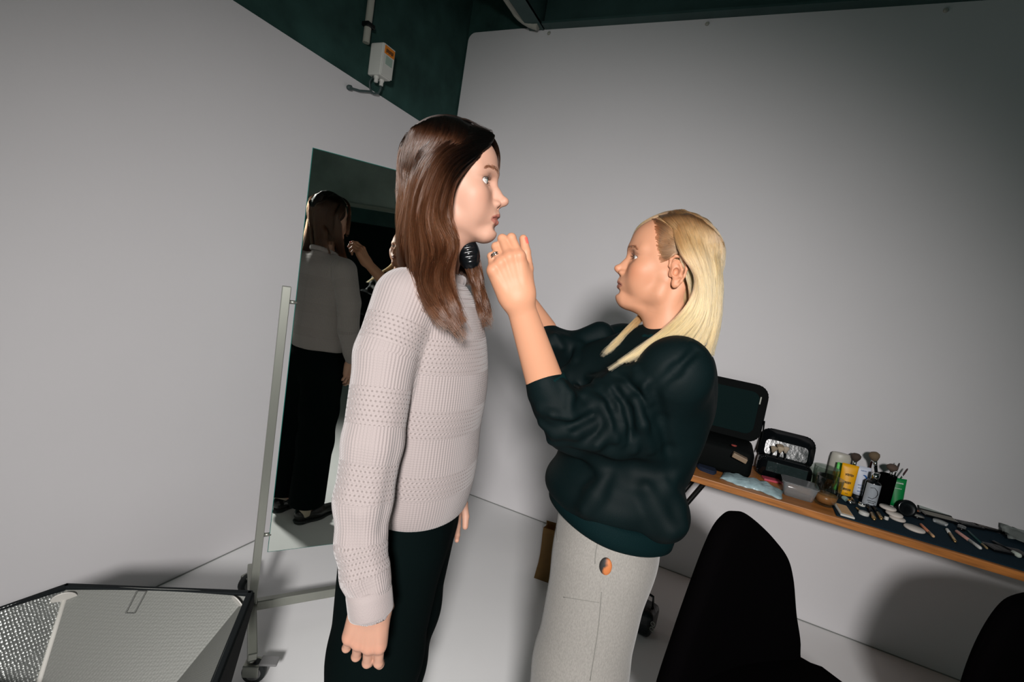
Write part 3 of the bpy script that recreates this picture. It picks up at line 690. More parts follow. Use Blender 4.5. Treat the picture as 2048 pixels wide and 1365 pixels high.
def lashes(FR, m, parent, ey=.0315, slit=.0045, ln=.0075):
    S, R_ = [], []
    for q in (1, -1):
        for up_ in (1, -1):
            for i in range(34 if up_ > 0 else 20):
                u = -1+2*rng.random(); y = q*(ey+.0006+.0128*u); z = up_*slit*(1-u*u)**.5+.0003; x = .0700+math.sqrt(max(.0146**2-(.0128*u)**2-z*z, 0))
                L_ = ln*(1 if up_ > 0 else .5); p = np.array([x, y, z]); S.append(FR.w(np.array([p-[.001, 0, 0], p+[L_*.6, u*q*.15*L_, up_*L_*.05], p+[L_*.9, u*q*.3*L_, up_*L_*.55]]))); R_.append(np.array([.00016, .00012, .00003]))
    return curves_obj('eyelashes', S, R_, m, parent)
# ---------------------------------------------------------------- hand
def hand(FR, side, fingers, thumb, sc, skin, nailc, fore, h=.0013, knuck=.3, fore_r=(.026, .036), palm=1.0):
    """FR: x to the knuckles, z out of the back of the hand; side=+1 thumb on +y; fingers: 4 x (spread, mcp, pip, dip) from index to little"""
    fore = np.array(fore, float); ex = .02
    lo = np.minimum((-.02, -.075, -.095), fore-.045); hi = np.maximum((.20, .075, .045), fore+.045)
    s = Sdf(lo*1.0, hi, h); C_ = s.cap; nails = []; kn = []
    ys = [.029, .0095, -.0105, -.029]; base = [.082, .086, .081, .073]; rr = [.0092, .0094, .0088, .0078]
    ln = [(.043, .026, .021), (.047, .030, .022), (.043, .027, .021), (.034, .020, .019)]
    for i in range(4):
        y = ys[i]*side*sc; b = np.array([base[i]*sc, y, -.002]); C_((.004*sc, y*.62, -.002), b, .0135*sc, .0105*sc, k=.014)
        C_((.015*sc, y*.75, -.008), b-[.006, 0, .008], .013*sc, .0105*sc, k=.012)
        spr, a1, a2, a3 = fingers[i]; kn.append(b)
        az = math.radians(spr)*side; p = b; ang = 0; r = rr[i]*sc
        s.ell(b+[0, 0, .002], (.0105*sc, .0095*sc, .0095*sc), k=.006)
        for q, a in enumerate((a1, a2, a3)):
            ang += math.radians(a); d = np.array([math.cos(ang)*math.cos(az), math.sin(az), -math.sin(ang)]); L_ = ln[i][q]*sc; p2 = p+d*L_; r2 = r*(.93 if q < 2 else .84)
            C_(p, p2-d*(r2*.6 if q == 2 else 0), r, r2, k=.0022 if q else .006)
            if q < 2: s.ell(p2, r2*1.07, k=.003)
            if q == 2: nails.append((p2-d*.007*sc, np.array([math.sin(ang), 0, math.cos(ang)]), d, r2))
            p, r = p2, r2
    # thumb
    p = np.array([.012, .020*side, -.006])*sc; az, el, b2, b3 = [math.radians(t_) for t_ in thumb]
    d = np.array([math.cos(az)*math.cos(el), math.sin(az)*side*math.cos(el), -math.sin(el)]); r = .0135*sc
    for q, (L_, bend, r2) in enumerate(((.046, 0, .0115), (.034, b2, .0100), (.027, b3, .0082))):
        az -= bend; d = np.array([math.cos(az)*math.cos(el), math.sin(az)*side*math.cos(el), -math.sin(el)]); p2 = p+d*L_*sc
        C_(p, p2, r, r2*sc, k=.010 if q == 0 else .003); 
        if q == 2: nn = np.array([-d[1]*side, d[0]*side, 0.0])*side; nn = np.array([0, 0, 1.0])*.55+np.array([-math.sin(az), math.cos(az)*side, 0])*.8; nn /= np.linalg.norm(nn); nails.append((p2-d*.006*sc, nn, d, r2*sc))
        p, r = p2, r2*sc
    s.ell((.030*sc, .018*side*sc, -.014*sc), (.028*sc, .014*sc, .012*sc), k=.012)
    s.ell((.035*sc, -.022*side*sc, -.012*sc), (.030*sc, .011*sc, .011*sc), k=.012)
    C_((.004, 0, -.004), fore, fore_r[0], fore_r[1], k=.018, flat=((0, 0, 1), .82))
    for i in range(4):   # tendons on the back
        y = ys[i]*side*sc; C_((.020*sc, y*.6, .0055*sc), (base[i]*sc, y, .0050), .0016, .0024, k=.010)
    v, f, _ = s.mesh(); col = np.tile(np.array(skin), (len(v), 1)); red = np.array([skin[0], skin[1]*.68, skin[2]*.62])
    for b in kn: w = gauss(v, b+[0, 0, .006], (.011, .009, .009))[:, None]*.38; col = col*(1-w)+red*w
    for c, n, d, r in nails:
        q = v-c; e = np.cross(n, d); a_ = q@d; b_ = q@e; c_ = q@n; w = ((np.abs(a_) < .0068*sc) & (np.abs(b_) < r*.74) & (c_ > r*.35))
        w = w & ((a_/(.0068*sc))**4+(b_/(r*.74))**4 < 1); col[w] = nailc; v[w] += n*.0004
        w2 = gauss(v, c+d*.004, (.009, .009, .009))[:, None]*.25; w2[w] = 0; col = col*(1-w2)+red*w2
    return FR.w(v), f, col
def shoe(FR, m, parent, sock=None, loafer=True, flatc=None):
    s = Sdf((-.10, -.06, -.002), (.21, .06, .12), .003)
    s.cap((-.055, 0, .040), (.04, 0, .036), .034, .036, k=.02, flat=((0, 0, 1), .95)); s.cap((.03, 0, .034), (.130, -.004, .026), .038, .034, k=.02, flat=((0, 0, 1), .68))
    s.ell((-.06, 0, .055), (.032, .030, .030), k=.015); s.ell((-.03, 0, .085), (.036, .024, .035), k=.01, op=-1); s.cap((.03, 0, .062), (.062, 0, .056), .024, .022, k=.012)
    s.half((0, 0, .006), (0, 0, -1)); v, f, _ = s.mesh(); o = mesh_np('shoe', FR.w(v), f, m, parent)
    s = Sdf((-.11, -.06, -.001), (.21, .06, .02), .003); s.cap((-.055, 0, .004), (.04, 0, .004), .036, .037, flat=((0, 0, 1), .3)); s.cap((.03, 0, .004), (.132, -.004, .004), .041, .036, flat=((0, 0, 1), .3)); s.half((0, 0, .0008), (0, 0, -1), .002)
    v, f, _ = s.mesh(); mesh_np('sole', FR.w(v), f, MT['wheel'], o)
    bm = bmesh.new(); pts = [FR.w((-.085+.0, y, z)) for y, z in ((-.02, .012), (.02, .012))]; bm.free()
    s = Sdf((-.11, -.05, -.002), (-.02, .05, .03), .003); s.cap((-.062, -.006, .011), (-.045, .006, .011), .030, .030, flat=((0, 0, 1), .35)); s.half((0, 0, .0005), (0, 0, -1), .002); v, f, _ = s.mesh(); mesh_np('heel', FR.w(v), f, MT['wheel'], o)
    return o

# ================================================================== WOMAN IN THE KNIT SWEATER
skinM = (.50, .285, .205)
tM = tag(empty('person', (.80, .60, 0)), 'standing woman with long dark brown hair, cream knitted sweater and black trousers', 'person')
tM.location = (0, 0, 0)
hM = Frame(at(975, 361, .932), (.315, -.939, .15)); hM.o = hM.w((-.082, .0315, 0))         # right eye sits on its pixel
bM = Frame((.857, .570, 0), (.34, -.94, 0))
nbM = hM.l(bM.w((-.012, 0, 1.425)))
hv = head(hM, dict(neck=nbM, skin=skinM, blush=.30, blushc=(.47, .19, .12), lidc=(.34, .19, .14), lipc=(.34, .11, .085), open=.0022, nose=.002, ears=(), slit=.0070, lip=1.0, nw=.95, jaw=.96, back=.020))
armM_w, armM_e, armM_s = at(742, 1208, .800), at(746, 885, .825), at(812, 600, .875)
dn = np.array([-.03, .02, -1.0]); fr = Frame(armM_w, dn, left=np.cross((.55, -.75, .35), dn)); 
dorsal = np.array([-.86, -.45, .22]); fx = dn/np.linalg.norm(dn); dz = dorsal-fx*(dorsal@fx); dz /= np.linalg.norm(dz); fy = np.cross(dz, fx)
fr.R = np.array([fx, fy, dz]).T
hr = hand(fr, -1 if False else 1, [(3, 14, 30, 16), (1, 18, 32, 18), (-2, 20, 34, 18), (-5, 20, 32, 18)], (10, 58, 4, 8), .93, (.43, .235, .165), (.40, .22, .17), (-.035, 0, -.002), fore_r=(.024, .021))  # this hand's skin colour is darkened to stand in for flash falloff
far_w = bM.w((.075, .20, .905)); dn = np.array([0.02, .0, -1.0]); fx = dn/np.linalg.norm(dn); dz = np.array([.85, .45, 0.]); dz -= fx*(dz@fx); dz /= np.linalg.norm(dz); f2 = Frame(far_w, fx); f2.R = np.array([fx, np.cross(dz, fx), dz]).T
hl = hand(f2, -1, [(4, 22, 30, 18), (1, 26, 34, 20), (-3, 28, 36, 20), (-7, 28, 34, 20)], (30, 32, 10, 14), .93, skinM, (.44, .25, .2), (-.035, 0, 0), h=.002, fore_r=(.022, .020))
def core(FR, skin, hip=.90, sh=1.36, w=.15, legs=True, arms=(), fz=0.0):
    s = Sdf((-.20, -.40, .04-fz), (.55, .40, 1.52), .008)
    s.cap((-.01, -w+.03, sh), (-.01, w-.03, sh), .045, .045, k=.03); s.ell((0, 0, sh-.15), (.075, .11, .15), k=.04); s.ell((0, 0, hip+.0), (.07, .10, .11), k=.05)
    s.cap((-.01, 0, sh), (-.015, 0, sh+.07), .040, .036, k=.02)
    for q in (-1, 1): s.chain([(0, q*.065, hip-.03), (.0, q*.080, .48), (-.01, q*.09, .09-fz), (.05, q*.095, .06-fz)], [.055, .042, .030, .028], k=.02)
    for c in arms: s.chain(c, [.030, .026, .022, .020][:len(c)], k=.01)
    v, f, _ = s.mesh(); return FR.w(v), f, np.tile(np.array(skin), (len(v), 1))
cr = core(bM, skinM, arms=[[bM.l(armM_s), bM.l(armM_e), bM.l(armM_w)], [(-.01, .155, 1.375), (.0, .205, 1.10), bM.l(far_w)]])
hvM = hv; v, f, c = join(hv, hr, hl, cr); bodyM = mesh_np('body', v, f, SKIN, tM, col=c)
eyes(hM, (.11, .21, .19), tM, gaze=(1, .10, .02))
HB = hair_mat('brown_hair', (.0036, .0023, .0018), (.040, .0155, .0072), .20)
brows(hM, hair_mat('brow_brown', (.10, .06, .04), (.12, .07, .045)), bodyM, dens=1.5, hv=hvM); lashes(hM, hair_mat('lash_dark', (.01, .008, .007), (.01, .008, .007)), bodyM, slit=.0052)

# ---- knitted sweater
def knit():
    m = bpy.data.materials.new('cream_knit'); m.use_nodes = True; nt = m.node_tree; N = nt.nodes; L = nt.links; b = N['Principled BSDF']
    b.inputs['Roughness'].default_value = .9; b.inputs['Sheen Weight'].default_value = .3; b.inputs['Sheen Roughness'].default_value = .5; b.inputs['Specular IOR Level'].default_value = .15
    a = N.new('ShaderNodeAttribute'); a.attribute_name = 'kn'; sp = N.new('ShaderNodeSeparateXYZ'); L.new(a.outputs['Vector'], sp.inputs[0])
    def mth(op, x, y=None, z=None, clamp=False):
        n = N.new('ShaderNodeMath'); n.operation = op; n.use_clamp = clamp
        for i, q in enumerate((x, y, z)):
            if q is None: continue
            if isinstance(q, (int, float)): n.inputs[i].default_value = q
            else: L.new(q, n.inputs[i])
        return n.outputs[0]
    u, v = sp.outputs[0], sp.outputs[1]
    rib = mth('SINE', mth('MULTIPLY', u, 2*PI/.0058)); st_ = mth('SINE', mth('MULTIPLY', v, 2*PI/.0046))
    ribh = mth('ADD', mth('MULTIPLY', rib, .5), mth('MULTIPLY', mth('MULTIPLY', st_, mth('ABSOLUTE', rib)), .22))
    band = mth('GREATER_THAN', mth('ADD', mth('SINE', mth('ADD', mth('MULTIPLY', v, 2*PI/.128), .9)), mth('MULTIPLY', mth('SINE', mth('MULTIPLY', v, 2*PI/.057)), .25)), .12)
    row = mth('MULTIPLY', v, 1/.0080); par = mth('MULTIPLY', mth('FLOOR', row), .5)
    cu = mth('ADD', mth('SUBTRACT', mth('FRACT', mth('ADD', mth('MULTIPLY', u, 1/.0078), par)), .5), 0); cv = mth('SUBTRACT', mth('FRACT', row), .5)
    d2 = mth('ADD', mth('MULTIPLY', cu, cu), mth('MULTIPLY', mth('MULTIPLY', cv, cv), 1.2)); hole = mth('SUBTRACT', 1.0, mth('MULTIPLY', d2, 14), None, True)
    wav = mth('SINE', mth('ADD', mth('MULTIPLY', v, 2*PI/.0080), mth('MULTIPLY', mth('SINE', mth('MULTIPLY', u, 2*PI/.0078)), .9)))
    lace = mth('SUBTRACT', mth('MULTIPLY', wav, .35), mth('MULTIPLY', hole, 1.5))
    hm = N.new('ShaderNodeMix'); L.new(band, hm.inputs[0]); L.new(ribh, hm.inputs[2]); L.new(lace, hm.inputs[3])
    bp = N.new('ShaderNodeBump'); bp.inputs['Strength'].default_value = .55; bp.inputs['Distance'].default_value = .0018; L.new(hm.outputs[0], bp.inputs['Height']); L.new(bp.outputs[0], b.inputs['Normal'])
    cmx = N.new('ShaderNodeMix'); cmx.data_type = 'RGBA'; cmx.inputs[6].default_value = (.305, .262, .254, 1); cmx.inputs[7].default_value = (.13, .105, .095, 1)
    L.new(mth('MULTIPLY', mth('MULTIPLY', band, hole), .6), cmx.inputs[0]); L.new(cmx.outputs[2], b.inputs['Base Color']); return m
KNIT = knit()
s = Sdf((-.22, -.36, .86), (.24, .36, 1.52), .004)
s.cap((-.012, -.115, 1.385), (-.012, .115, 1.385), .056, .056, k=.03, lab=1)
s.ell((.015, 0, 1.275), (.110, .172, .165), k=.05, lab=1); s.ell((.040, 0, 1.23), (.085, .125, .11), k=.05, lab=1)
s.ell((.020, 0, 1.12), (.120, .168, .17), k=.06, lab=1); s.ell((.024, 0, 1.0), (.122, .165, .16), k=.05, lab=1)
s.cap((-.016, 0, 1.37), (-.012, 0, 1.435), .068, .058, k=.03, lab=1)
slp = [bM.l(armM_s), bM.l(at(772, 710, .848)), bM.l(armM_e), bM.l(at(727, 1000, .818)), bM.l(at(722, 1085, .809)), bM.l(at(731, 1150, .803)), bM.l(at(738, 1172, .80)), bM.l(at(743, 1222, .80))]
s.chain(slp, [.060, .055, .052, .049, .042, .040, .033, .0325], k=.012, lab=2)
slf = [(-.01, .155, 1.375), (.0, .205, 1.22), (.01, .215, 1.08), (.06, .205, .96), (.075, .20, .915)]
s.chain(slf, [.064, .058, .052, .042, .033], k=.012, lab=3)
# folds: creases where the sleeve bunches above the cuff and along the front of the arm
w1 = bM.l(at(690, 1030, .76)); w2 = bM.l(at(735, 1185, .76)); s.cap(w1, w2, .0035, .006, k=.020, op=-1)
s.cap(bM.l(at(722, 860, .76)), bM.l(at(712, 1010, .76)), .003, .005, k=.022, op=-1)
s.cap(bM.l(at(850, 640, .80)), bM.l(at(770, 1060, .79)), .0035, .0035, k=.02, op=-1)
for e_, d_ in ((slp[-1], bM.l(at(746, 1262, .80))-slp[-1]), (np.array(slf[-1]), np.array([.01, 0, -.045]))):
    d_ = d_/np.linalg.norm(d_); s.cap(e_+d_*.044, e_+d_*.09, .044, .05, k=.004, op=-1); s.cap(e_-d_*.03, e_+d_*.05, .026, .026, k=.003, op=-1)
# body hollow at hem and neck, hem cut
hb = .945; s.half((0, 0, hb), (0, 0, -1), k=.010) if False else None
F0 = s.f; X = s.ax[0][:, None, None]; Y = s.ax[1][None, :, None]; Z = s.ax[2][None, None, :]
tors = ((X/.15)**2+(Y/.185)**2) < 1.0
tors = ((X/.16)**2+(Y/.20)**2) < 1.0
hem = np.where(tors & (s.lab != 2) & (s.lab != 3), hb-Z+0*X+0*Y, -1.0).astype(np.float32); s.f = np.maximum(s.f, hem)
s.cap((.004, 0, 1.452), (-.012, 0, 1.56), .056, .060, k=.006, op=-1)
v, f, lb = s.mesh(relax=1)
th_t = np.arctan2(v[:, 1], v[:, 0]); kn = np.stack([th_t*.16, v[:, 2], np.zeros(len(v))], 1)
for lab, pl in ((2, slp), (3, slf)):
    pl = np.array(pl); best = np.full(len(v), 9.0); su = np.zeros((len(v), 2)); acc = 0
    for a, b in zip(pl[:-1], pl[1:]):
        ab = b-a; L_ = np.linalg.norm(ab); t = np.clip((v-a)@ab/L_**2, 0, 1); q = v-a-t[:, None]*ab; d = np.linalg.norm(q, axis=1); tt_ = ab/L_
        e1 = np.cross(tt_, (0, 1, 0)); e1 /= np.linalg.norm(e1); e2 = np.cross(tt_, e1); an = np.arctan2(q@e1, (q@e2)*1.0)
        w = d < best; su[w, 0] = an[w]*.052; su[w, 1] = (acc+t*L_)[w]; best = np.minimum(best, d); acc += L_
    w = lb == lab; kn[w, 0] = su[w, 0]; kn[w, 1] = 1.62-su[w, 1]
swM = mesh_np('sweater', bM.w(v), f, KNIT, tM, uv=kn)
# ribbed borders
KR = mat('cream_rib', (.305, .262, .254, 1), .9, sheen=.3, spec=.15, bump=(500, .5, .0015))
s = Sdf((-.10, -.09, 1.40), (.10, .09, 1.50), .0025)
for k in range(24):
    a0, a1 = 2*PI*k/24, 2*PI*(k+1)/24; pz = lambda a: (.0-.010+.066*math.cos(a), .062*math.sin(a), 1.452-.016*math.cos(a))
    s.cap(pz(a0), pz(a1), .0075, .0075, k=.003, flat=((0, 0, 1), 1.5))
v, f, _ = s.mesh(); mesh_np('neckband', bM.w(v), f, KR, swM)
bm = bmesh.new(); ca, cb = Vector(at(737, 1170, .80)), Vector(at(743, 1226, .80))
tube(bm, [ca.lerp(cb, t_) for t_ in (0, .06, .3, .6, .9, .97, 1.0)], [.034, .0385, .0392, .0390, .0388, .0378, .034], 40, sx=.94); obj('cuff', bm, KR, swM)
# fuzz: a few short stray fibres along the knit
# ---- black trousers
s = Sdf((-.20, -.22, .05), (.20, .22, 1.06), .006)
s.ell((.018, 0, .95), (.100, .145, .13), k=.04); s.ell((.004, 0, .86), (.108, .150, .12), k=.05)
for q in (-1, 1): s.chain([(.010, q*.075, .86), (.008, q*.082, .62), (.0, q*.09, .45), (-.015, q*.095, .11)], [.108, .096, .090, .092], k=.03)
for q in (-1, 1): s.ell((-.024, q*.095, .06), (.080, .080, .05), k=.004, op=-1)
s.half((0, 0, .105), (0, 0, -1), .004)
s.cap((.098, -.080, .92), (.080, -.088, .30), .004, .004, k=.02)      # pressed crease
s.cap((.020, -.19, .93), (.0, -.19, .50), .003, .003, k=.015, op=-1)
v, f, _ = s.mesh(relax=1); mesh_np('trousers', bM.w(v), f, mat('black_wool', (.0012, .0034, .0034, 1), .9, spec=.04, bump=(300, .3, .001)), tM)
LEA = mat('black_shoe_leather', (.008, .008, .008, 1), .25)
for q in (-1, 1):
    shoe(Frame(bM.w((.02, q*.095, 0)), bM.R[:, 0]+bM.R[:, 1]*q*.12), LEA, tM)
    s = Sdf((-.08, -.05, .04), (.06, .05, .16), .004); s.cap((-.035, 0, .05), (-.03, 0, .15), .034, .036); v, f, _ = s.mesh(); mesh_np('sock', Frame(bM.w((.01, q*.095, 0)), bM.R[:, 0]).w(v), f, mat('beige_sock', (.42, .36, .27, 1), .9), tM)
# ---- long brown hair
hc_ = lambda p: hM.w(p)
s = Sdf((-.135, -.105, -.14), (.11, .105, .145), .0025)
s.ell((-.006, 0, .033), (.0945, .0835, .0945), k=.01); s.ell((-.042, 0, -.045), (.050, .066, .075), k=.03)
s.ell((.098, 0, -.035), (.050, .085, .100), k=.012, op=-1); s.ell((.088, .0, .035), (.030, .055, .030), k=.012, op=-1)
s.ell((.03, 0, -.10), (.08, .06, .07), k=.01, op=-1)
v, f, _ = s.mesh(); capM = (hM.w(v), f, np.zeros((len(v), 3)))
P = lambda *a: [at(x, y, d) for x, y, d in a]
G1 = [P((985, 268, .945), (930, 262, .915), (870, 292, .895), (832, 350, .905), (815, 430, .905), (806, 500, .890), (822, 560, .855), (852, 615, .830), (885, 665, .820)),
      P((990, 272, .94), (935, 275, .905), (880, 305, .885), (845, 365, .880), (830, 440, .875), (830, 520, .860), (850, 580, .835), (870, 630, .818), (905, 678, .812)),
      P((988, 280, .935), (940, 290, .900), (890, 320, .878), (862, 375, .868), (850, 440, .860), (860, 510, .850), (850, 570, .830), (880, 630, .812), (925, 684, .812)),
      P((978, 292, .925), (940, 305, .895), (900, 335, .872), (878, 380, .862), (868, 440, .852), (885, 500, .845), (868, 560, .828), (890, 625, .812), (932, 682, .815)),
      P((965, 303, .915), (935, 322, .888), (908, 350, .872), (893, 390, .862), (885, 440, .855), (905, 490, .850), (890, 550, .832), (905, 610, .818), (936, 672, .82)),
      P((950, 322, .900), (930, 340, .885), (912, 366, .872), (904, 400, .866), (903, 445, .862), (912, 485, .858), (900, 535, .845), (908, 590, .83), (930, 650, .825))]
G2 = [P((985, 262, .955), (930, 246, .95), (868, 262, .945), (830, 310, .950), (810, 375, .955), (803, 450, .950), (806, 505, .93), (826, 550, .90), (850, 600, .87)),
      P((985, 266, .95), (930, 252, .935), (870, 275, .925), (835, 325, .935), (815, 395, .94), (804, 470, .935), (812, 530, .90), (835, 585, .865), (862, 640, .84)),
      P((985, 268, .945), (930, 262, .915), (870, 292, .895), (832, 350, .905), (815, 430, .905), (806, 500, .890), (822, 560, .855), (852, 615, .830), (885, 665, .820))]
GX = [P((985, 266, .95), (930, 252, .94), (874, 268, .93), (840, 318, .925), (822, 385, .925), (813, 455, .92), (815, 515, .90), (835, 560, .87), (858, 610, .85)), P((985, 266, .95), (930, 250, .945), (870, 266, .935), (833, 315, .935), (814, 380, .935), (806, 452, .93), (808, 510, .91), (828, 555, .88), (852, 605, .86))]
G3 = [[hM.w((a_+.004*k, b_+.004*k, c_)) for a_, b_, c_ in ((.055, -.004, .113), (.076, .026, .098), (.084, .044, .076), (.083, .054, .050), (.076, .062, .020), (.060, .072, -.03), (.048, .076, -.09))] for k in (0, .5, 1)]
G4 = [P((915, 470, 1.0), (928, 520, 1.0), (945, 570, .99), (960, 620, .985), (972, 665, .98)), P((930, 470, 1.0), (945, 520, 1.0), (956, 570, .995), (968, 620, .985), (980, 662, .98)),
      P((945, 480, 1.01), (958, 525, 1.01), (966, 575, 1.0), (975, 620, .99), (985, 650, .985))]
# back of the head and the strand lying on the back, seen in the mirror
bk = []
for q in np.linspace(1.25, -.85, 9):
    bk.append([hM.w((.05*(1-abs(q)*.3), .02*q, .122)), hM.w((-.035, .055*q, .118)), hM.w((-.085, .060*q, .06)), hM.w((-.099, .066*q, -.01)), hM.w((-.092, .062*q, -.08)), hM.w((-.085, .055*q+.01, -.14)), hM.w((-.080, .065*q+.02, -.19))])
SHC, SHR = (-.006, 0, .033), (.097, .086, .097)
lf_ = [[hM.w((.055, .035+.012*k, .105-.012*k)), hM.w((.01, .07, .085-.012*k)), hM.w((-.03, .088, .04-.01*k)), hM.w((-.04+.012*k, .088, -.03)), hM.w((-.035+.015*k, .082, -.10)), hM.w((-.01+.014*k, .075, -.16)), hM.w((.03+.01*k, .075, -.22))] for k in range(4)]
snM = Snap((hvM[0], hvM[1]), (capM[0], capM[1])); bks = []
for g in bk: g = spline(g, 14); g[:9] = snM.stick(g[:9], .003); g[9:] += hM.R[:, 0]*.014; bks.append(list(g))
cM = (snM, .0012, 0); cM2 = (snM, .006, 0); shn = shell(hM, -1, SHC, SHR, 50, 172, sn=snM, ex=.002); shf = shell(hM, 1, SHC, SHR, 46, 172, sn=snM, ex=.002)
S, Rr = [], []
for g_, n, th, od, wv, sd, sh_ in ((shn, 7000, .006, -hM.R[:, 1], .0015, 21, .1), (shf, 3000, .006, hM.R[:, 1], .0015, 22, .1), (G1, 5600, .022, (-.85, -.5, 0), .0085, 1, .42), (G2, 2600, .014, (-.75, .2, .1), .0060, 2, .42), (GX, 1500, .014, (-.75, .2, .1), .0040, 7, .3), (G3, 700, .010, (.3, -.9, 0), .002, 3, .3), (G4, 1500, .018, (-.85, -.5, 0), .006, 4, .45), (bks, 1600, .006, -hM.R[:, 0], .003, 5, .2), (lf_, 1400, .014, hM.R[:, 1], .003, 6, .2)):
    a, b = curtain(g_, n, th, out_dir=od, wave=wv, seed=sd, rad=.00040, feather=.10 if g_ in (G1, G2) else 0, coll=(cM2 if g_ in (G1, G2, GX) else cM), short=sh_, clump=34 if g_ is G1 else 20); S += a; Rr += b
a, b = curtain([P((835, 360, .95), (812, 372, .955), (790, 380, .96)), P((835, 375, .95), (815, 386, .955), (788, 388, .96)), P((838, 340, .95), (818, 360, .955), (800, 376, .96))], 70, .01, npt=8, out_dir=(-.85, -.5, 0), wave=.002, rad=.0003, seed=8, frizz=.004); S += a; Rr += b
hairM = curves_obj('hair', S, Rr, HB, tM)
base = [capM]
for g_, off, th, od, tr in ((G1, -.022, .014, (-.85, -.5, 0), .35), (G2, -.020, .010, (-.75, .2, .1), .35), (G4, -.0, .008, (-.85, -.5, 0), .35), (lf_, -.006, .010, hM.R[:, 1], .12)):
    vv, ff = sheet(g_, 20, off, th, od, tr); base.append((vv, ff, np.zeros((len(vv), 3))))
v, f, c = join(*base); mesh_np('hair_base', v, f, mat('brown_hair_mass', (.020, .010, .0065, 1), .5, spec=.3, noise=(60, .4, (1, 1, .15))), hairM)

# ================================================================== WOMAN IN THE BLACK SWEATSHIRT
skinB = (.50, .245, .145)
tB = tag(empty('person', (0, 0, 0)), 'blonde woman in a black sweatshirt and grey trousers reaching up to the other woman', 'person')
hB = Frame(at(1268, 513, 1.045), (-.245, .968, .08), sc=.95); hB.o = hB.w((-.082, -.0315, 0))       # left eye on its pixel
bB = Frame((1.10, .125, .075), (-.12, .99, 0))
nbB = hB.l(bB.w((-.018, 0, 1.315)))
hv = head(hB, dict(neck=nbB, skin=skinB, blush=.55, blushc=(.50, .165, .08), lidc=(.34, .17, .12), lipc=(.27, .09, .065), open=.0, nose=.0, nup=.002, ears=(1,), slit=.0042, lid=-.0012, lip=.8, tip=.82, nw=1.05, jaw=1.03, age=1))
wr = at(1038, 602, .885); kn_ = at(1005, 505, .865); cf = at(1098, 790, .955); eb = at(1125, 850, .975)
fx = (kn_-wr)/np.linalg.norm(kn_-wr); dz = -ray(1030, 560)+np.array([0, 0, .15]); dz -= fx*(dz@fx); dz /= np.linalg.norm(dz); fH = Frame(wr, fx); fH.R = np.array([fx, np.cross(dz, fx), dz]).T
hr = hand(fH, -1, [(-2, 30, 78, 35), (1, 38, 85, 40), (5, 42, 78, 40), (12, 40, 55, 30)], (24, 16, 10, 4), .95, skinB, (.80, .12, .09), fH.l(cf), fore_r=(.0255, .040))
wf = at(1036, 585, 1.13); kf = at(1012, 527, 1.10); cff = at(1085, 660, 1.20)
fx = (kf-wf)/np.linalg.norm(kf-wf); dz = np.array([.85, .3, .4]); dz -= fx*(dz@fx); dz /= np.linalg.norm(dz); fK = Frame(wf, fx); fK.R = np.array([fx, np.cross(dz, fx), dz]).T
hl = hand(fK, 1, [(-3, 25, 35, 20), (0, 35, 50, 30), (4, 42, 60, 35), (9, 48, 60, 35)], (40, 25, 10, 10), .93, skinB, (.70, .03, .03), fK.l(cff), h=.0018)
shN = bB.w((-.035, .150, 1.250)); shF = bB.w((-.020, -.155, 1.265)); elF = at(1160, 700, 1.215)
cr = core(bB, skinB, hip=.86, sh=1.21, w=.13, fz=.075, arms=[[bB.l(shN), bB.l(at(1240, 825, .985)), bB.l(at(1150, 850, .97)), bB.l(cf)], [bB.l(shF), bB.l(elF), bB.l(cff)]])
hvB = hv; v, f, c = join(hv, hr, hl, cr); bodyB = mesh_np('body', v, f, SKIN, tB, col=c)
eyes(hB, (.16, .13, .10), tB, gaze=(1, .12, -.10))
HL = hair_mat('blonde_hair', (.15, .080, .042), (.66, .36, .155), .30); HLL = hair_mat('long_blonde_hair', (.26, .135, .06), (.66, .36, .155), .30)
brows(hB, hair_mat('brow_fair', (.12, .07, .04), (.14, .08, .05)), bodyB, z0=.0175, dens=1.3, hv=hvB); lashes(hB, hair_mat('lash_brown', (.02, .012, .01), (.02, .012, .01)), bodyB, slit=.0032, ln=.006)
# rings on the ring finger
rp = None; bm = bmesh.new()
for dx in (0, .0042):
    a_ = math.radians(42); M_ = basis(fH.w((.081*.95+(.016+dx)*math.cos(a_), .0118+.0012, -.002-(.016+dx)*math.sin(a_))), fH.R@np.array([math.cos(a_), 0, -math.sin(a_)]), fH.R[:, 1], fH.R@np.array([math.sin(a_), 0, math.cos(a_)]))
    lathe(bm, [(.0088, -.0016), (.0100, -.0014), (.0100, .0014), (.0088, .0016)], 24, M_@Ry(PI/2))
obj('finger_ring', bm, MT['chrome'], bodyB)
# ---- sweatshirt
s = Sdf((-.24, -.32, .80), (.42, .34, 1.46), .004); W_ = lambda x, y, d: bB.l(at(x, y, d))
s.cap((-.040, -.115, 1.268), (-.045, .110, 1.262), .064, .066, k=.04)
s.cap((-.040, 0, 1.25), (-.022, 0, 1.288), .074, .062, k=.03)
s.cap(W_(1195, 735, 1.13), W_(1290, 705, 1.09), .060, .062, k=.03); s.cap(W_(1150, 757, 1.12), W_(1235, 750, 1.09), .040, .060, k=.02)
s.ell((-.018, -.01, 1.17), (.128, .150, .14), k=.05); s.ell((.026, -.01, 1.04), (.156, .148, .125), k=.05)
s.ell((.040, 0, .945), (.156, .158, .085), k=.03); s.ell((-.080, .03, .930), (.060, .10, .05), k=.03)
